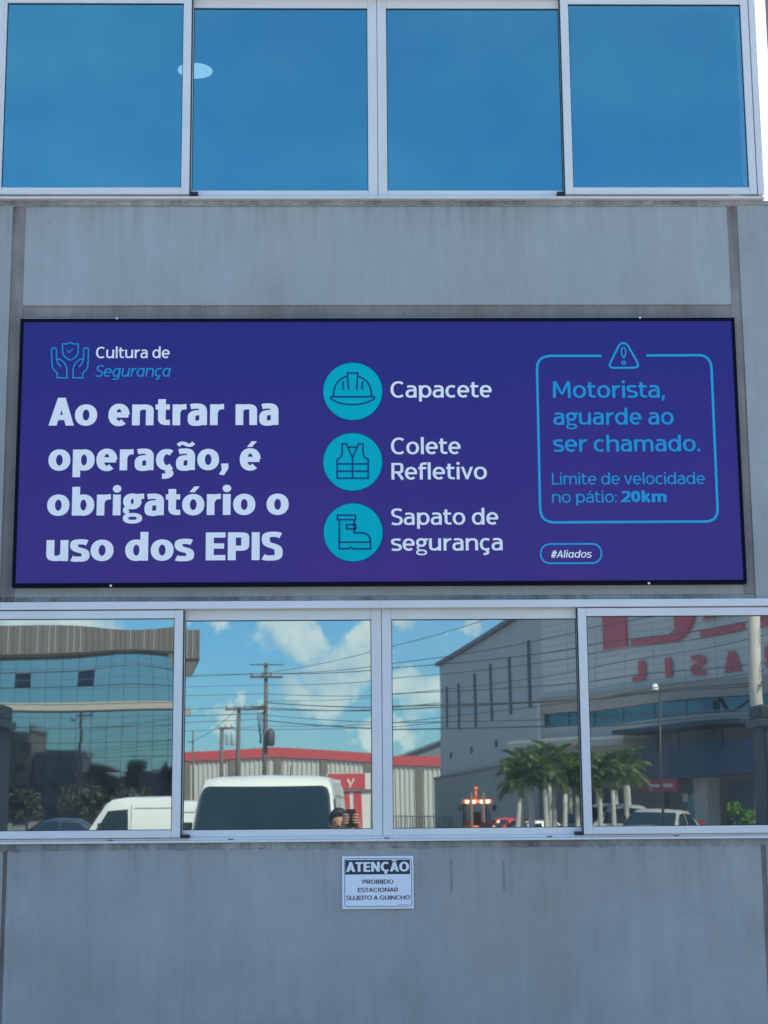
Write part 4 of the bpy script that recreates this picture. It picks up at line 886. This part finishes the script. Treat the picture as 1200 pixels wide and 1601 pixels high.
for xl in (-22, -18):
    m = MB(); m.prism([(xl+.03, GY-.02, 10.56), (xl+.97, GY-.02, 10.56), (xl+.97, GY+.32, 9.72), (xl+.03, GY+.32, 9.72)], (0, .03, .02)); m.build('open_window', mat('open_pane', (.03, .10, .17), .1), GB2)
    m = MB(); m.box(xl+.02, xl+.98, GY-.03, GY+.05, 10.56, 10.62); m.build('window_frame', BEI, GB2)

# ---- grey logo warehouse on the right
P1, P2, P4 = Vector((5.75, -100.1, 0)), Vector((8.77, -68.1, 0)), Vector((20.0, -46.8, 0))
E1 = (P2-P1).normalized(); E2 = (P4-P2).normalized(); N1 = Vector((-E1.y, E1.x, 0)); N2 = Vector((-E2.y, E2.x, 0)); U = Vector((0, 0, 1))
LW = empty('logo_warehouse', 'tall grey warehouse with red lettering on its front, reflected in the two right-hand lower panes', 'warehouse')
CLAD = mat('grey_cladding', (.47, .48, .50), .6, var=.04, vscale=.7); CLAD2 = mat('light_cladding', (.62, .62, .61), .55, var=.03, vscale=.7)
m = MB(); m.prism([P1, P2, P4, Vector((42, -60, 0)), Vector((42, -100, 0))], (0, 0, 11.0)); m.build('wall', CLAD, LW)
def on1(s, t, z): return P1+E1*s+N1*t+U*z
def on2(s, t, z): return P2+E2*s+N2*t+U*z
def wbox(mb, f, s0, s1, t0, t1, z0, z1, mi=0):
    p = f(s0, t0, z0); mb.obox(p, f(s1, t0, z0)-p, f(s0, t1, z0)-p, f(s0, t0, z1)-p, mi)
def wpart(name, m_, f, *a, parent=LW): 
    mb = MB(); wbox(mb, f, *a); return mb.build(name, m_, parent)
wpart('roof_edge', mat('roof_edge_dark', (.14, .14, .15), .6), on1, -.3, 32.1, -.2, .25, 11.002, 11.22)
wpart('plinth_wall', mat('plinth_olive', (.36, .36, .33), .8, var=.06), on1, -.2, 32.0, .02, .35, 0, 3.9)
wpart('plinth_coping', mat('coping_brown', (.30, .24, .20), .8), on1, -.2, 32.0, .0, .42, 3.901, 4.02)
SLIT = mat('slit_glass', (.11, .14, .18), .7, spec=.1)
for s, z0, z1 in ((2.9, 6.9, 9.4), (7.6, 6.5, 9.25), (13.5, 6.3, 9.4), (18.6, 6.4, 9.5), (24.0, 6.45, 9.4), (28.9, 6.5, 9.7)):
    wpart('slit_window', SLIT, on1, s-.30, s+.30, .01, .05, z0, z1)
for s in (4.5, 12.0, 19.8): wpart('vent', SLIT, on1, s-.25, s+.25, .01, .06, 5.0, 5.35)
for k in range(12):                                                  # cladding sheets of the front, 2 m wide
    wpart('cladding_panel', CLAD2, on2, 2.0*k+.02, 2.0*k+1.985, .01, .10, 6.70, 10.98)
m = MB(); z = 6.9
while z < 10.9: wbox(m, on2, .02, 24.0, .10, .118, z, z+.03); z += .30
tag(m.build('cladding_groove', CLAD, LW), kind='stuff')
wpart('soffit_band', mat('band_brown', (.36, .33, .29), .7), on2, 0, 24, .01, .35, 5.97, 6.68)
wpart('sill_band', mat('band_grey', (.42, .42, .40), .7), on2, 0, 24, .01, .30, 4.74, 5.33)
TEAL = mat('strip_glass', (.05, .16, .21), .06, .6)
for k in range(12): wpart('strip_window', TEAL, on2, 2.0*k+.03, 2.0*k+1.96, .02, .12, 5.34, 5.96)
wpart('corner_trim', mat('trim_white', (.6, .6, .6), .5), on2, -.06, .10, .01, .40, 4.2, 6.5)
wpart('open_sash', mat('sash_blue', (.02, .10, .20), .2), on2, 11.15, 11.8, .13, .30, 5.36, 5.84)
m = MB(); m.prism([on2(12.5, .2, 5.36), on2(12.75, .2, 5.36), on2(13.15, .9, 5.9), on2(12.9, .9, 5.9)], N2*.06); m.build('tilted_sash', TRIM, LW)
cn = mat('canopy_white', (.80, .78, .72), .6)
wpart('white_canopy', cn, on2, .25, 8.75, .3, 2.2, 4.58, 4.70)
for k in range(42): wpart('canopy_slat', cn, on2, .27+.2*k, .33+.2*k, 2.1, 2.19, 4.34, 4.57)
wpart('dark_canopy', mat('canopy_navy', (.015, .03, .05), .5), on2, 8.5, 16, .3, 2.6, 4.72, 4.90)
for s in (11.0, 12.2, 14.6): wpart('canopy_post', TRIM, on2, s, s+.09, 2.3, 2.4, 3.9, 4.71)
wpart('shop_fascia', mat('shop_charcoal', (.09, .11, .14), .6), on2, 6.4, 10.6, .02, 1.4, 2.95, 4.15)
wpart('shop_fascia', mat('shop_navy', (.012, .055, .12), .5), on2, 10.62, 17, .02, 1.6, 2.95, 4.2)
wpart('lower_wall', mat('shop_brown', (.20, .175, .155), .8, var=.1), on2, 0, 24, .02, .3, 0, 2.94)
for s0, s1, z1, mm in ((8.6, 9.0, 2.9, 'd'), (10.2, 11.0, 2.4, 'g'), (12.6, 16, 2.7, 'n'), (3.5, 6.4, 2.6, 'd')):
    wpart('shop_opening', {'d': TRIM, 'g': TEAL, 'n': mat('shutter_navy', (.08, .11, .14), .6)}[mm], on2, s0, s1, .31, .36, .1, z1)
wpart('pillar', mat('pillar_grey', (.5, .5, .47), .7), on2, 11.3, 12.1, .3, .9, 0, 2.94)
shs = wpart('shop_sign', mat('shop_sign_red', (.50, .03, .05), .5), on2, 8.95, 11.1, 1.42, 1.55, 2.44, 2.93)
REDT = mat('letter_red', (.62, .09, .11), .5)
def wall_letter(ch, s_right, z0, cap, wd, m_, t0, parent=LW, name='sign_letter', wt=(.155, .115), thick=.06):
    """one letter, read from in front of the wall; s_right is where its left edge starts (reading runs towards P2)"""
    hx, hy = wt; w_, lb, rb, g = glyph(ch, hx, hy, False); sx = wd/w_; mb = MB(); kk = 0
    for e_ in g:
        yy = -.012*kk; kk += 1
        if e_[0] == 'poly': mb.b.faces.new([mb.b.verts.new((px*sx, yy, pz*cap)) for px, pz in e_[1]])
        elif e_[0] != 'dot': stroke(mb.b, [(px*sx, pz*cap) for px, pz in e_[0]], e_[1], hx*sx, hy*cap, yy)
    for v in mb.b.verts:
        x, y, z = v.co; v.co = on2(s_right-x, t0-y, z0+z)
    o = mb.build(name, m_, parent, recalc=False)
    if False: sm = o.modifiers.new('thick', 'SOLIDIFY'); sm.thickness = thick; sm.offset = 0
    return o
for ch, s, wd in (('B', 17.9, .9), ('R', 15.75, .9), ('A', 13.55, .98), ('S', 11.45, .95), ('I', 9.27, .44), ('L', 7.52, .86)): wall_letter(ch, s, 6.93, .80, wd, REDT, .20)
def wall_poly(pts, nm='logo_letter'):
    m = MB(); m.prism([on2(s, .14, z) for s, z in pts], N2*.12); m.build(nm, REDT, LW)
wall_poly([(4.75, 8.42), (6.36, 8.42), (6.36, 10.6), (4.75, 10.6)])
wall_poly([(6.72, 8.40), (9.5, 8.40)]+[(9.5+1.45*math.sin(a), 9.55-1.15*math.cos(a)) for a in [.1*k for k in range(1, 15)]]+[(11.15, 10.6), (9.75, 10.6), (9.72, 8.9), (9.3, 8.68), (6.72, 8.66)])
wall_poly([(11.30, 8.45), (13.75, 8.45), (13.75, 8.66), (11.30, 8.66)])
wall_poly([(11.45, 9.10), (13.75, 9.18), (13.75, 10.6), (12.6, 10.6), (12.4, 9.7), (11.75, 9.35)])
wall_poly([(14.6, 8.42), (16.0, 8.42), (16.0, 10.6), (14.6, 10.6)])
WHT = mat('sign_white', (.75, .75, .75), .5)
for k, ch in enumerate('PORTAL'[:0]): pass
r = random.Random(12)
m = MB(); s = 10.85
for k in range(8):                                                   # unreadable white characters on the red shop sign
    h_ = r.uniform(.10, .16); wbox(m, on2, s-.13, s, 1.551, 1.56, 2.62, 2.62+h_); s -= .19
m.build('sign_print', WHT, LW)
wpart('notice', WHT, on2, 10.0, 10.35, .37, .40, 2.05, 2.38)

# ---- orange forklift
FL = empty('forklift', 'orange forklift with lit lamps under its roof, reflected in the third lower pane', 'forklift', (5.62, -68.1, 0), 0)
OR = mat('forklift_orange', (.90, .22, .06), .45); LIT = mat('work_lamp_lit', (.9, .7, .5), .5, emit=(1, .6, .4), estr=9)
m = MB(); m.box(-.50, .50, -1.2, .7, .35, 1.15); m.box(-.45, .45, -1.2, -.5, 1.15, 1.4); m.build('body', OR, FL, bevel=.06)
m = MB(); m.box(-.62, .62, -.9, .75, 2.12, 2.30); m.build('roof', OR, FL, bevel=.03)
for x in (-.52, .52):
    for y in (-.8, .65): m = MB(); m.tube([(x, y, 1.1), (x*.98, y, 2.13)], .04, 6); m.build('roof_post', TRIM, FL)
    m = MB(); m.box(x*.5-.05, x*.5+.05, .80, .92, .15, 2.6); m.build('mast', mat('mast_brown', (.28, .16, .11), .6), FL)
    m = MB(); m.box(x*.6-.06, x*.6+.06, .9, 1.9, .10, .16); m.build('fork', TRIM, FL)
    m = MB(); m.box(x*1.45-.08, x*1.45+.08, .55, .62, 1.8, 2.05); m.build('mirror', TRIM, FL)
    for y in (-.75, .45): m = MB(); m.lathe([(.18, -.12), (.31, -.12), (.31, .12), (.18, .12)], 16, (x, y, .31), 'x'); m.build('wheel', TYRE, FL)
m = MB(); m.box(-.2, .2, -.5, -.05, 1.15, 1.75); m.build('seat', TRIM, FL, bevel=.04)
for x in (-.45, -.15, .18, .45): m = MB(); m.lathe([(.05, .76), (.065, .80), (.06, .82)], 12, (x, 0, 2.2), 'y'); m.build('work_lamp', LIT, FL)
m = MB(); m.tube([(0, -.2, 2.3), (0, -.2, 2.7)], .05, 8); m.ball((0, -.2, 2.78), .10); m.build('beacon', OR, FL)

# ---- red and white board, rail fence
BD = empty('striped_board', 'red and white striped board behind the white van, reflected beside the central mullion', 'board', (0, -83.1, 0))
RB = mat('board_red', (.55, .06, .07), .5); WB = mat('board_white', (.70, .70, .66), .5)
m = MB(); m.box(-1.3, 1.05, -.1, 0, .2, 3.8); m.build('board', WB, BD)
m = MB(); m.box(-1.25, .75, .002, .03, 2.98, 3.78); m.build('header', RB, BD)
for x0, x1, s_ in ((-1.2, -.72, .55), (-.55, -.1, .3), (.12, .55, .15)): m = MB(); m.prism([(x0, .002, 2.9), (x1, .002, 2.9), (x1+s_*.8, .002, .25), (x0+s_*.8, .002, .25)], (0, .03, 0)); m.build('stripe', RB, BD)
m = MB(); m.box(-1.3, 1.3, .04, .10, 2.84, 2.95); m.build('crossbar', GREYP, BD)
for a, pts in enumerate(([(-.86, 3.05), (-.86, 3.42), (-.62, 3.40), (-.58, 3.05)], [(-.2, 3.50), (-.02, 3.22), (-.06, 3.05), (.16, 3.52)])):
    m = MB(); stroke(m.b, pts, False, .05, .05, .034); m.build('letter', WB, BD)
FN = empty('rail_fence', 'white tubular rail fence before the cream warehouse, reflected low in the third pane', 'fence', (0, -93.1, 0))
WR = mat('rail_white', (.7, .7, .68), .5)
m = MB(); m.tube([(1.0, 0, 1.55), (6.4, 0, 1.55)], .04, 6); m.build('top_rail', WR, FN)
m = MB(); m.tube([(1.0, 0, .3), (6.4, 0, .3)], .03, 6); m.build('bottom_rail', WR, FN)
for x in (1.0, 2.35, 3.7, 5.05, 6.4): m = MB(); m.tube([(x, 0, 0), (x, 0, 1.58)], .045, 6); m.build('post', WR, FN)
bar0 = None
for k in range(30):
    if bar0 is None: mm = MB(); mm.tube([(0, 0, .3), (0, 0, 1.5)], .02, 5); bar0 = mm.build('bar', GALV, FN); bar0.location = (1.1, 0, 0)
    else: copy_part(bar0, FN, (1.1+.175*k, 0, 0))

# ---- palms
TRK = mat('palm_trunk', (.42, .41, .37), .8, var=.12, vscale=5); FR1 = mat('frond_green', (.10, .18, .065), .5, var=.35, vscale=3); FR2 = mat('frond_light', (.17, .25, .08), .5, var=.3, vscale=3)
SHAFT = mat('palm_crownshaft', (.12, .20, .07), .5)
def frond_mesh(L=1.5, seed=0, mt=FR1):
    r = random.Random(seed); m = MB(); n = 34; rach = []
    for i in range(n+1):
        t = i/n; rach.append(Vector((L*t*(1-.18*t), 0, L*(.42*t-.78*t*t))))
    m.tube(rach, [.022*(1-.85*i/n)+.003 for i in range(n+1)], 4)
    for i in range(2, n+1):
        t = i/n; l = L*.34*math.sin(PI*min(1, t*.86+.12))**.7
        for sg in (-1, 1):
            for _ in (0,):
                p = rach[i]+Vector((r.uniform(-.02, .02), 0, 0)); d = Vector((.55+.3*t, sg*(1-.35*t), r.uniform(-.55, .05))).normalized()
                q = p+d*l*r.uniform(.8, 1.1); w_ = Vector((.013, 0, .006))
                try: m.b.faces.new([m.b.verts.new(v) for v in (p-w_*.6, p+w_*.6, (p+q)/2+w_+Vector((0, 0, .02)), q+Vector((0, 0, -.10*l)), (p+q)/2-w_)])
                except ValueError: pass
    o = m.build('frond', mt, None, recalc=False); return o
def translucent(m_, k=.4):
    t = m_.node_tree; p = t.nodes['Principled BSDF']; o = t.nodes['Material Output']; tr = nd(t, 'ShaderNodeBsdfTranslucent'); mx = nd(t, 'ShaderNodeMixShader'); mx.inputs[0].default_value = k
    c = p.inputs['Base Color']
    if c.links: t.links.new(c.links[0].from_socket, tr.inputs[0])
    t.links.new(p.outputs[0], mx.inputs[1]); t.links.new(tr.outputs[0], mx.inputs[2]); t.links.new(mx.outputs[0], o.inputs[0])
translucent(FR1); translucent(FR2)
protos = [frond_mesh(1.45, 1), frond_mesh(1.25, 2), frond_mesh(1.35, 3, FR2)]
PALMS = [(6.00, -52.6, 2.75, .05, 'leaning low palm at the left end of the row'), (6.23, -54.0, 3.05, 0, 'slim palm just right of the low leaning palm'), (6.47, -53.0, 3.15, 0, 'tall palm with sunlit fronds third from the left'),
         (6.86, -52.4, 3.0, -.02, 'thick-trunked palm in the middle of the left group'), (7.30, -53.4, 3.3, 0, 'palm in front of the white canopy corner'), (7.62, -52.7, 2.85, .02, 'yellow-green palm left of the window mullion'),
         (8.10, -53.2, 2.8, 0, 'palm hard against the window mullion'), (8.86, -53.0, 3.0, 0, 'palm right of the mullion with a bushy crown'), (9.38, -53.3, 2.95, 0, 'palm second to the right of the mullion'), (9.90, -53.6, 3.15, 0, 'rightmost palm beside the lamp post'),
         (6.80, -56.5, 3.0, 0, 'back-row palm behind the left group'), (7.55, -56.8, 3.3, 0, 'back-row palm rising under the canopy corner'), (8.35, -57.0, 3.1, 0, 'back-row palm left of the mullion'),
         (9.35, -56.6, 3.2, .02, 'back-row palm right of the mullion'), (10.05, -56.9, 3.0, 0, 'back-row palm behind the silver off-roader'), (10.60, -57.2, 3.2, 0, 'back-row palm nearest the dark canopy')]
r = random.Random(31); used = set()
for i, (x, y, h, lean, lab) in enumerate(PALMS):
    t = empty('palm_tree', lab+', reflected in the lower window', 'palm tree', (x, y, 0), group='palms in front of the grey warehouse')
    hh = h-.55; m = MB(); m.tube([(-lean*4*(1-k/6), 0, hh*k/6) for k in range(7)], [.13, .11, .10, .095, .09, .085, .08], 9); m.build('trunk', TRK, t)
    m = MB(); m.tube([(0, 0, hh), (0, 0, hh+.35), (0, 0, hh+.6)], [.085, .07, .035], 8); m.build('crownshaft', SHAFT, t)
    nf = 16
    for k in range(nf):
        j = (k*7+i) % 3; p = protos[j]
        a = 2*PI*k/nf+r.uniform(-.25, .25); el = r.choice((-.9, -.65, -.4, -.1, .25)) if k % 4 else -1.25
        if j not in used: o = p; o.parent = t; used.add(j)
        else: o = copy_part(p, t)
        o.location = (0, 0, hh+.5); o.rotation_mode = 'XYZ'; s = r.uniform(.66, .98); o.scale = (s, s, s); o.rotation_euler = (0, el, a)

# ---- leafy trees and shrubs
LEAF = mat('leaf_green', (.05, .065, .03), .6, var=.4, vscale=1.5); LEAFB = mat('leaf_bright', (.10, .22, .03), .6, var=.3, vscale=2); BARK = mat('bark', (.12, .095, .07), .9)
translucent(LEAF, .3); translucent(LEAFB, .4)
def tree(name, label, cat, x, y, h, w_, seed, mt, trunk=True, n=1400, lf=.22, z0=None, group=None):
    r = random.Random(seed); t = empty(name, label, cat, (x, y, 0), group=group); z0 = h*.32 if z0 is None else z0
    if trunk:
        m = MB(); m.tube([(0, 0, 0), (.05, 0, h*.3), (0, .05, h*.6)], [h*.03, h*.022, h*.01], 7)
        for k in range(5):
            a = 2*PI*k/5; m.tube([(.03, 0, h*(.28+.04*k)), (math.cos(a)*w_*.3, math.sin(a)*w_*.3, h*(.5+.05*k))], [h*.012, h*.005], 5)
        m.build('trunk', BARK, t)
    cl = [(r.uniform(-.6, .6)*w_*.8, r.uniform(-.6, .6)*w_*.8, z0+(h-z0)*r.uniform(.15, .85), r.uniform(.28, .5)*w_*.7) for _ in range(11)]
    m = MB()
    for k in range(n):
        c_ = r.choice(cl); d = Vector((r.gauss(0, 1), r.gauss(0, 1), r.gauss(0, .8))).normalized()*c_[3]*r.uniform(.55, 1.05); p = Vector(c_[:3])+d
        p.z = min(max(p.z, z0*.9), h); a = Vector((r.gauss(0, 1), r.gauss(0, 1), r.gauss(0, 1))).normalized(); b_ = a.cross(Vector((r.gauss(0, 1), r.gauss(0, 1), 1))).normalized(); s = lf*r.uniform(.6, 1.2)
        m.b.faces.new([m.b.verts.new(v) for v in (p-a*s, p+b_*s*.45, p+a*s, p-b_*s*.45)])
    m.build('crown', mt, t, recalc=False); return t
tree('shrub', 'bright green shrub beside the concrete pole, reflected in the rightmost lower pane', 'shrub', 13.2, -49.5, 2.05, .9, 3, LEAFB, False, 500, .12, .3)
tree('tree', 'olive green tree before the glass building, second from the gate post', 'tree', -15.6, -92, 3.1, 2.2, 5, LEAF, n=1200, group='trees by the glass building')
tree('tree', 'small dull tree right beside the green gate post in the reflection', 'tree', -18.6, -90, 2.9, 1.5, 6, LEAF, n=1000, group='trees by the glass building')
tree('tree', 'dark tree just above the side-on white van in the reflection', 'tree', -12.4, -88, 3.0, 1.8, 7, LEAF, n=1200, group='trees by the glass building')
# ---- neighbours behind the office, seen only mirrored in the glass building
def block(label, x0, x1, y0, y1, h, mt, nx, nz, roof='flat'):
    t = empty('neighbour_building', label, 'building', ((x0+x1)/2, (y0+y1)/2, 0)); a, c_ = (x1-x0)/2, (y1-y0)/2
    m = MB(); m.box(-a, a, -c_, c_, 0, h); m.build('wall', mt, t)
    if roof == 'gable': m = MB(); m.prism([(-a-.4, -c_-.4, h), (a+.4, -c_-.4, h), (0, -c_-.4, h+a*.45)], (0, 2*c_+.8, 0)); m.build('roof', mat('tile_brown', (.16, .09, .07), .8), t)
    else: m = MB(); m.box(-a-.2, a+.2, -c_-.2, c_+.2, h+.001, h+.35); m.build('roof', mat('slab_grey', (.18, .18, .17), .8), t)
    for i in range(nx):
        for j in range(nz):
            x = -a+2*a*(i+.5)/nx; z = 1.0+(h-1)*j/nz; m = MB(); m.box(x-.55, x+.55, -c_-.03, -c_+.1, z, z+1.2); m.build('window', CARGLASS, t)
HB = mat('render_ochre', (.20, .16, .13), .85, var=.1); HG = mat('render_dark', (.12, .12, .13), .85, var=.1)
block('tall ochre block mirrored in the glass building near the gate post', -49, -43, 12, 24, 12.6, HB, 3, 4)
block('dark mid-height block mirrored beside the tall ochre block', -42.8, -37, 14, 26, 9.4, HG, 3, 3)
block('gabled house mirrored in the middle of the glass building', -36.6, -30.5, 12, 22, 6.4, HB, 3, 2, 'gable')
block('long dark shed mirrored right of the gabled house', -30, -19, 16, 28, 6.6, HG, 5, 1)
for i, (x, y, h) in enumerate(((-33, 9, 8.2), (-28, 8, 8.6), (-23.5, 9, 8.0))):
    tree('tree', ['round dark tree mirrored left of the long shed', 'wide dark tree mirrored in front of the long shed', 'dark tree mirrored at the right end of the long shed'][i], 'tree', x, y, h, 2.6, 20+i, LEAF, n=1500, lf=.35, group='trees mirrored in the glass building')
NB = empty('rendered_tower', 'reddish brown rendered tower glimpsed past the right end of the upper window', 'building', (5.15, 12, 0), math.radians(-21))
m = MB(); m.box(0, 8, 0, 8, 0, 16); m.build('wall', mat('brown_render', (.36, .24, .23), .85, var=.15, vscale=2, bump=.3), NB)
for k in range(4):
    for j in range(3): m = MB(); m.box(1.0+j*2.4, 2.2+j*2.4, -.04, .1, 2+3.4*k, 3.5+3.4*k); m.build('window', CARGLASS, NB)
m = MB(); m.box(-.2, 8.2, -.2, 8.2, 16.001, 16.3); m.build('roof', HG, NB)

# ---- the photographer, standing in the yard and holding up a phone
PS = empty('person', 'person in dark shirt holding up a phone with both hands, reflected beside the mullion', 'person', (0, 0, 0))
SKIN = mat('skin', (.46, .23, .13), .55, var=.06); HAIR = mat('hair_dark', (.02, .014, .01), .7); SHIRT = mat('shirt_dark', (.03, .035, .05), .85, bump=.2); JEAN = mat('jeans', (.04, .07, .13), .85, bump=.2)
def skin(name, V, E, R, m_, parent, root=0, lv=2):
    me = bpy.data.meshes.new(name); me.from_pydata(V, E, []); o = bpy.data.objects.new(name, me); C.objects.link(o); o.parent = parent; me.materials.append(m_)
    sk = o.modifiers.new('skin', 'SKIN'); sk.use_smooth_shade = True
    for i, d in enumerate(me.skin_vertices[0].data): d.radius = R[i] if isinstance(R[i], tuple) else (R[i], R[i]); d.use_root = (i == root)
    su = o.modifiers.new('smooth', 'SUBSURF'); su.levels = lv; su.render_levels = lv
    return o
px, py = -.10, -7.36
V = [(px, py, .95), (px, py, 1.12), (px, py-.01, 1.30), (px, py, 1.42), (px, py+.01, 1.44), (px, py+.03, 1.475), (px, py+.035, 1.535), (px, py+.02, 1.60)]
R = [(.15, .11), (.14, .10), (.16, .11), (.10, .08), (.055, .055), (.062, .075), (.075, .095), (.06, .08)]
E_ = [(i, i+1) for i in range(7)]
def limb(at, pts, rs):
    k = at
    for p, r in zip(pts, rs): V.append(p); R.append(r); E_.append((k, len(V)-1)); k = len(V)-1
    return k
wl = limb(3, [(px-.17, py, 1.40), (px-.24, py+.12, 1.22), (px-.06, py+.24, 1.36), (-.062, -6.985, 1.485), (-.058, -6.955, 1.555)], [.058, .048, .040, .028, (.032, .018)])
wr = limb(3, [(px+.17, py, 1.40), (px+.26, py+.12, 1.22), (px+.19, py+.24, 1.36), (.062, -6.985, 1.485), (.058, -6.955, 1.555)], [.058, .048, .040, .028, (.032, .018)])
for s in (-1, 1): limb(0, [(px+s*.10, py, .86), (px+s*.12, py+.02, .50), (px+s*.12, py-.02, .10), (px+s*.13, py+.04, .045), (px+s*.14, py+.16, .035)], [.085, .058, .040, .042, .035])
skin('body', V, E_, R, SKIN, PS)
for s in (-1, 1):                                                     # fingers behind the phone, thumbs in front
    for k in range(4):
        z = 1.535+.021*k; m = MB(); ln = (.050, .060, .064, .055)[k]
        m.tube([(s*.062, -6.962, z), (s*.060, -6.930, z+.004), (s*.045, -6.914, z+.006), (s*(.058-ln*.75), -6.913, z+.006)], [.0095, .009, .0085, .007], 8); m.build('finger', SKIN, PS)
    m = MB(); m.tube([(s*.060, -6.975, 1.545), (s*.050, -6.955, 1.575), (s*.030, -6.944, 1.590)], [.012, .0105, .008], 8); m.build('thumb', SKIN, PS)
m = MB(); m.ball((px, py+.015, 1.575), .098, (.86, 1.05, .95), 20, 14); hair = m.build('hair', HAIR, PS)
for v in hair.data.vertices:
    if v.co.y > py+.06 and v.co.z < 1.61: v.co.y = py+.06
m = MB(); m.tube([(px, py+.115, 1.545), (px, py+.135, 1.520), (px, py+.125, 1.510)], [.008, .014, .010], 8); m.build('nose', SKIN, PS)
for s in (-1, 1):
    m = MB(); m.ball((px+s*.032, py+.105, 1.545), .012); m.build('eye', mat('eye', (.1, .08, .07), .2), PS)
    m = MB(); m.ball((px+s*.082, py+.02, 1.525), .028, (.35, .7, 1)); m.build('ear', SKIN, PS)
m = MB(); m.ball((px, py+.112, 1.485), .022, (1.1, .35, .35)); m.build('mouth', mat('lips', (.35, .12, .10), .5), PS)
VS = [(px, py, .93), (px, py, 1.12), (px, py-.01, 1.30), (px, py, 1.42), (px-.17, py, 1.405), (px-.21, py+.07, 1.30), (px+.17, py, 1.405), (px+.22, py+.07, 1.30)]
skin('shirt', VS, [(0, 1), (1, 2), (2, 3), (3, 4), (4, 5), (3, 6), (6, 7)], [(.175, .135), (.165, .125), (.185, .135), (.115, .095), .078, .072, .078, .072], SHIRT, PS)
VT = [(px, py, .93)]; ET = []; RT = [(.17, .13)]
for s in (-1, 1):
    VT += [(px+s*.10, py, .84), (px+s*.12, py+.02, .50), (px+s*.12, py-.02, .12)]; b_ = len(VT)-3; ET += [(0, b_), (b_, b_+1), (b_+1, b_+2)]; RT += [.105, .075, .065]
skin('trousers', VT, ET, RT, JEAN, PS)
for s in (-1, 1): m = MB(); m.box(px+s*.135-.05, px+s*.135+.05, py-.09, py+.20, 0, .09); m.build('shoe', TRIM, PS, bevel=.03, segs=3)
PH = empty('phone', 'black phone held up in both hands, reflected beside the central mullion', 'phone', (0, -6.93, 1.575))
m = MB(); m.box(-.038, .038, -.005, .004, -.075, .075); m.build('case', mat('phone_black', (.012, .012, .014), .2), PH, bevel=.006, segs=3)
m = MB(); m.box(-.033, .033, -.0062, -.0052, -.069, .069); m.build('screen', mat('phone_screen', (.02, .03, .04), .05), PH)
m = MB(); m.lathe([(.008, .0042), (.008, .0062), (.006, .0065)], 16, (.0, 0, .025), 'y'); m.build('lens', mat('lens_glass', (.01, .01, .02), .05), PH)
for q in (hair,): pass
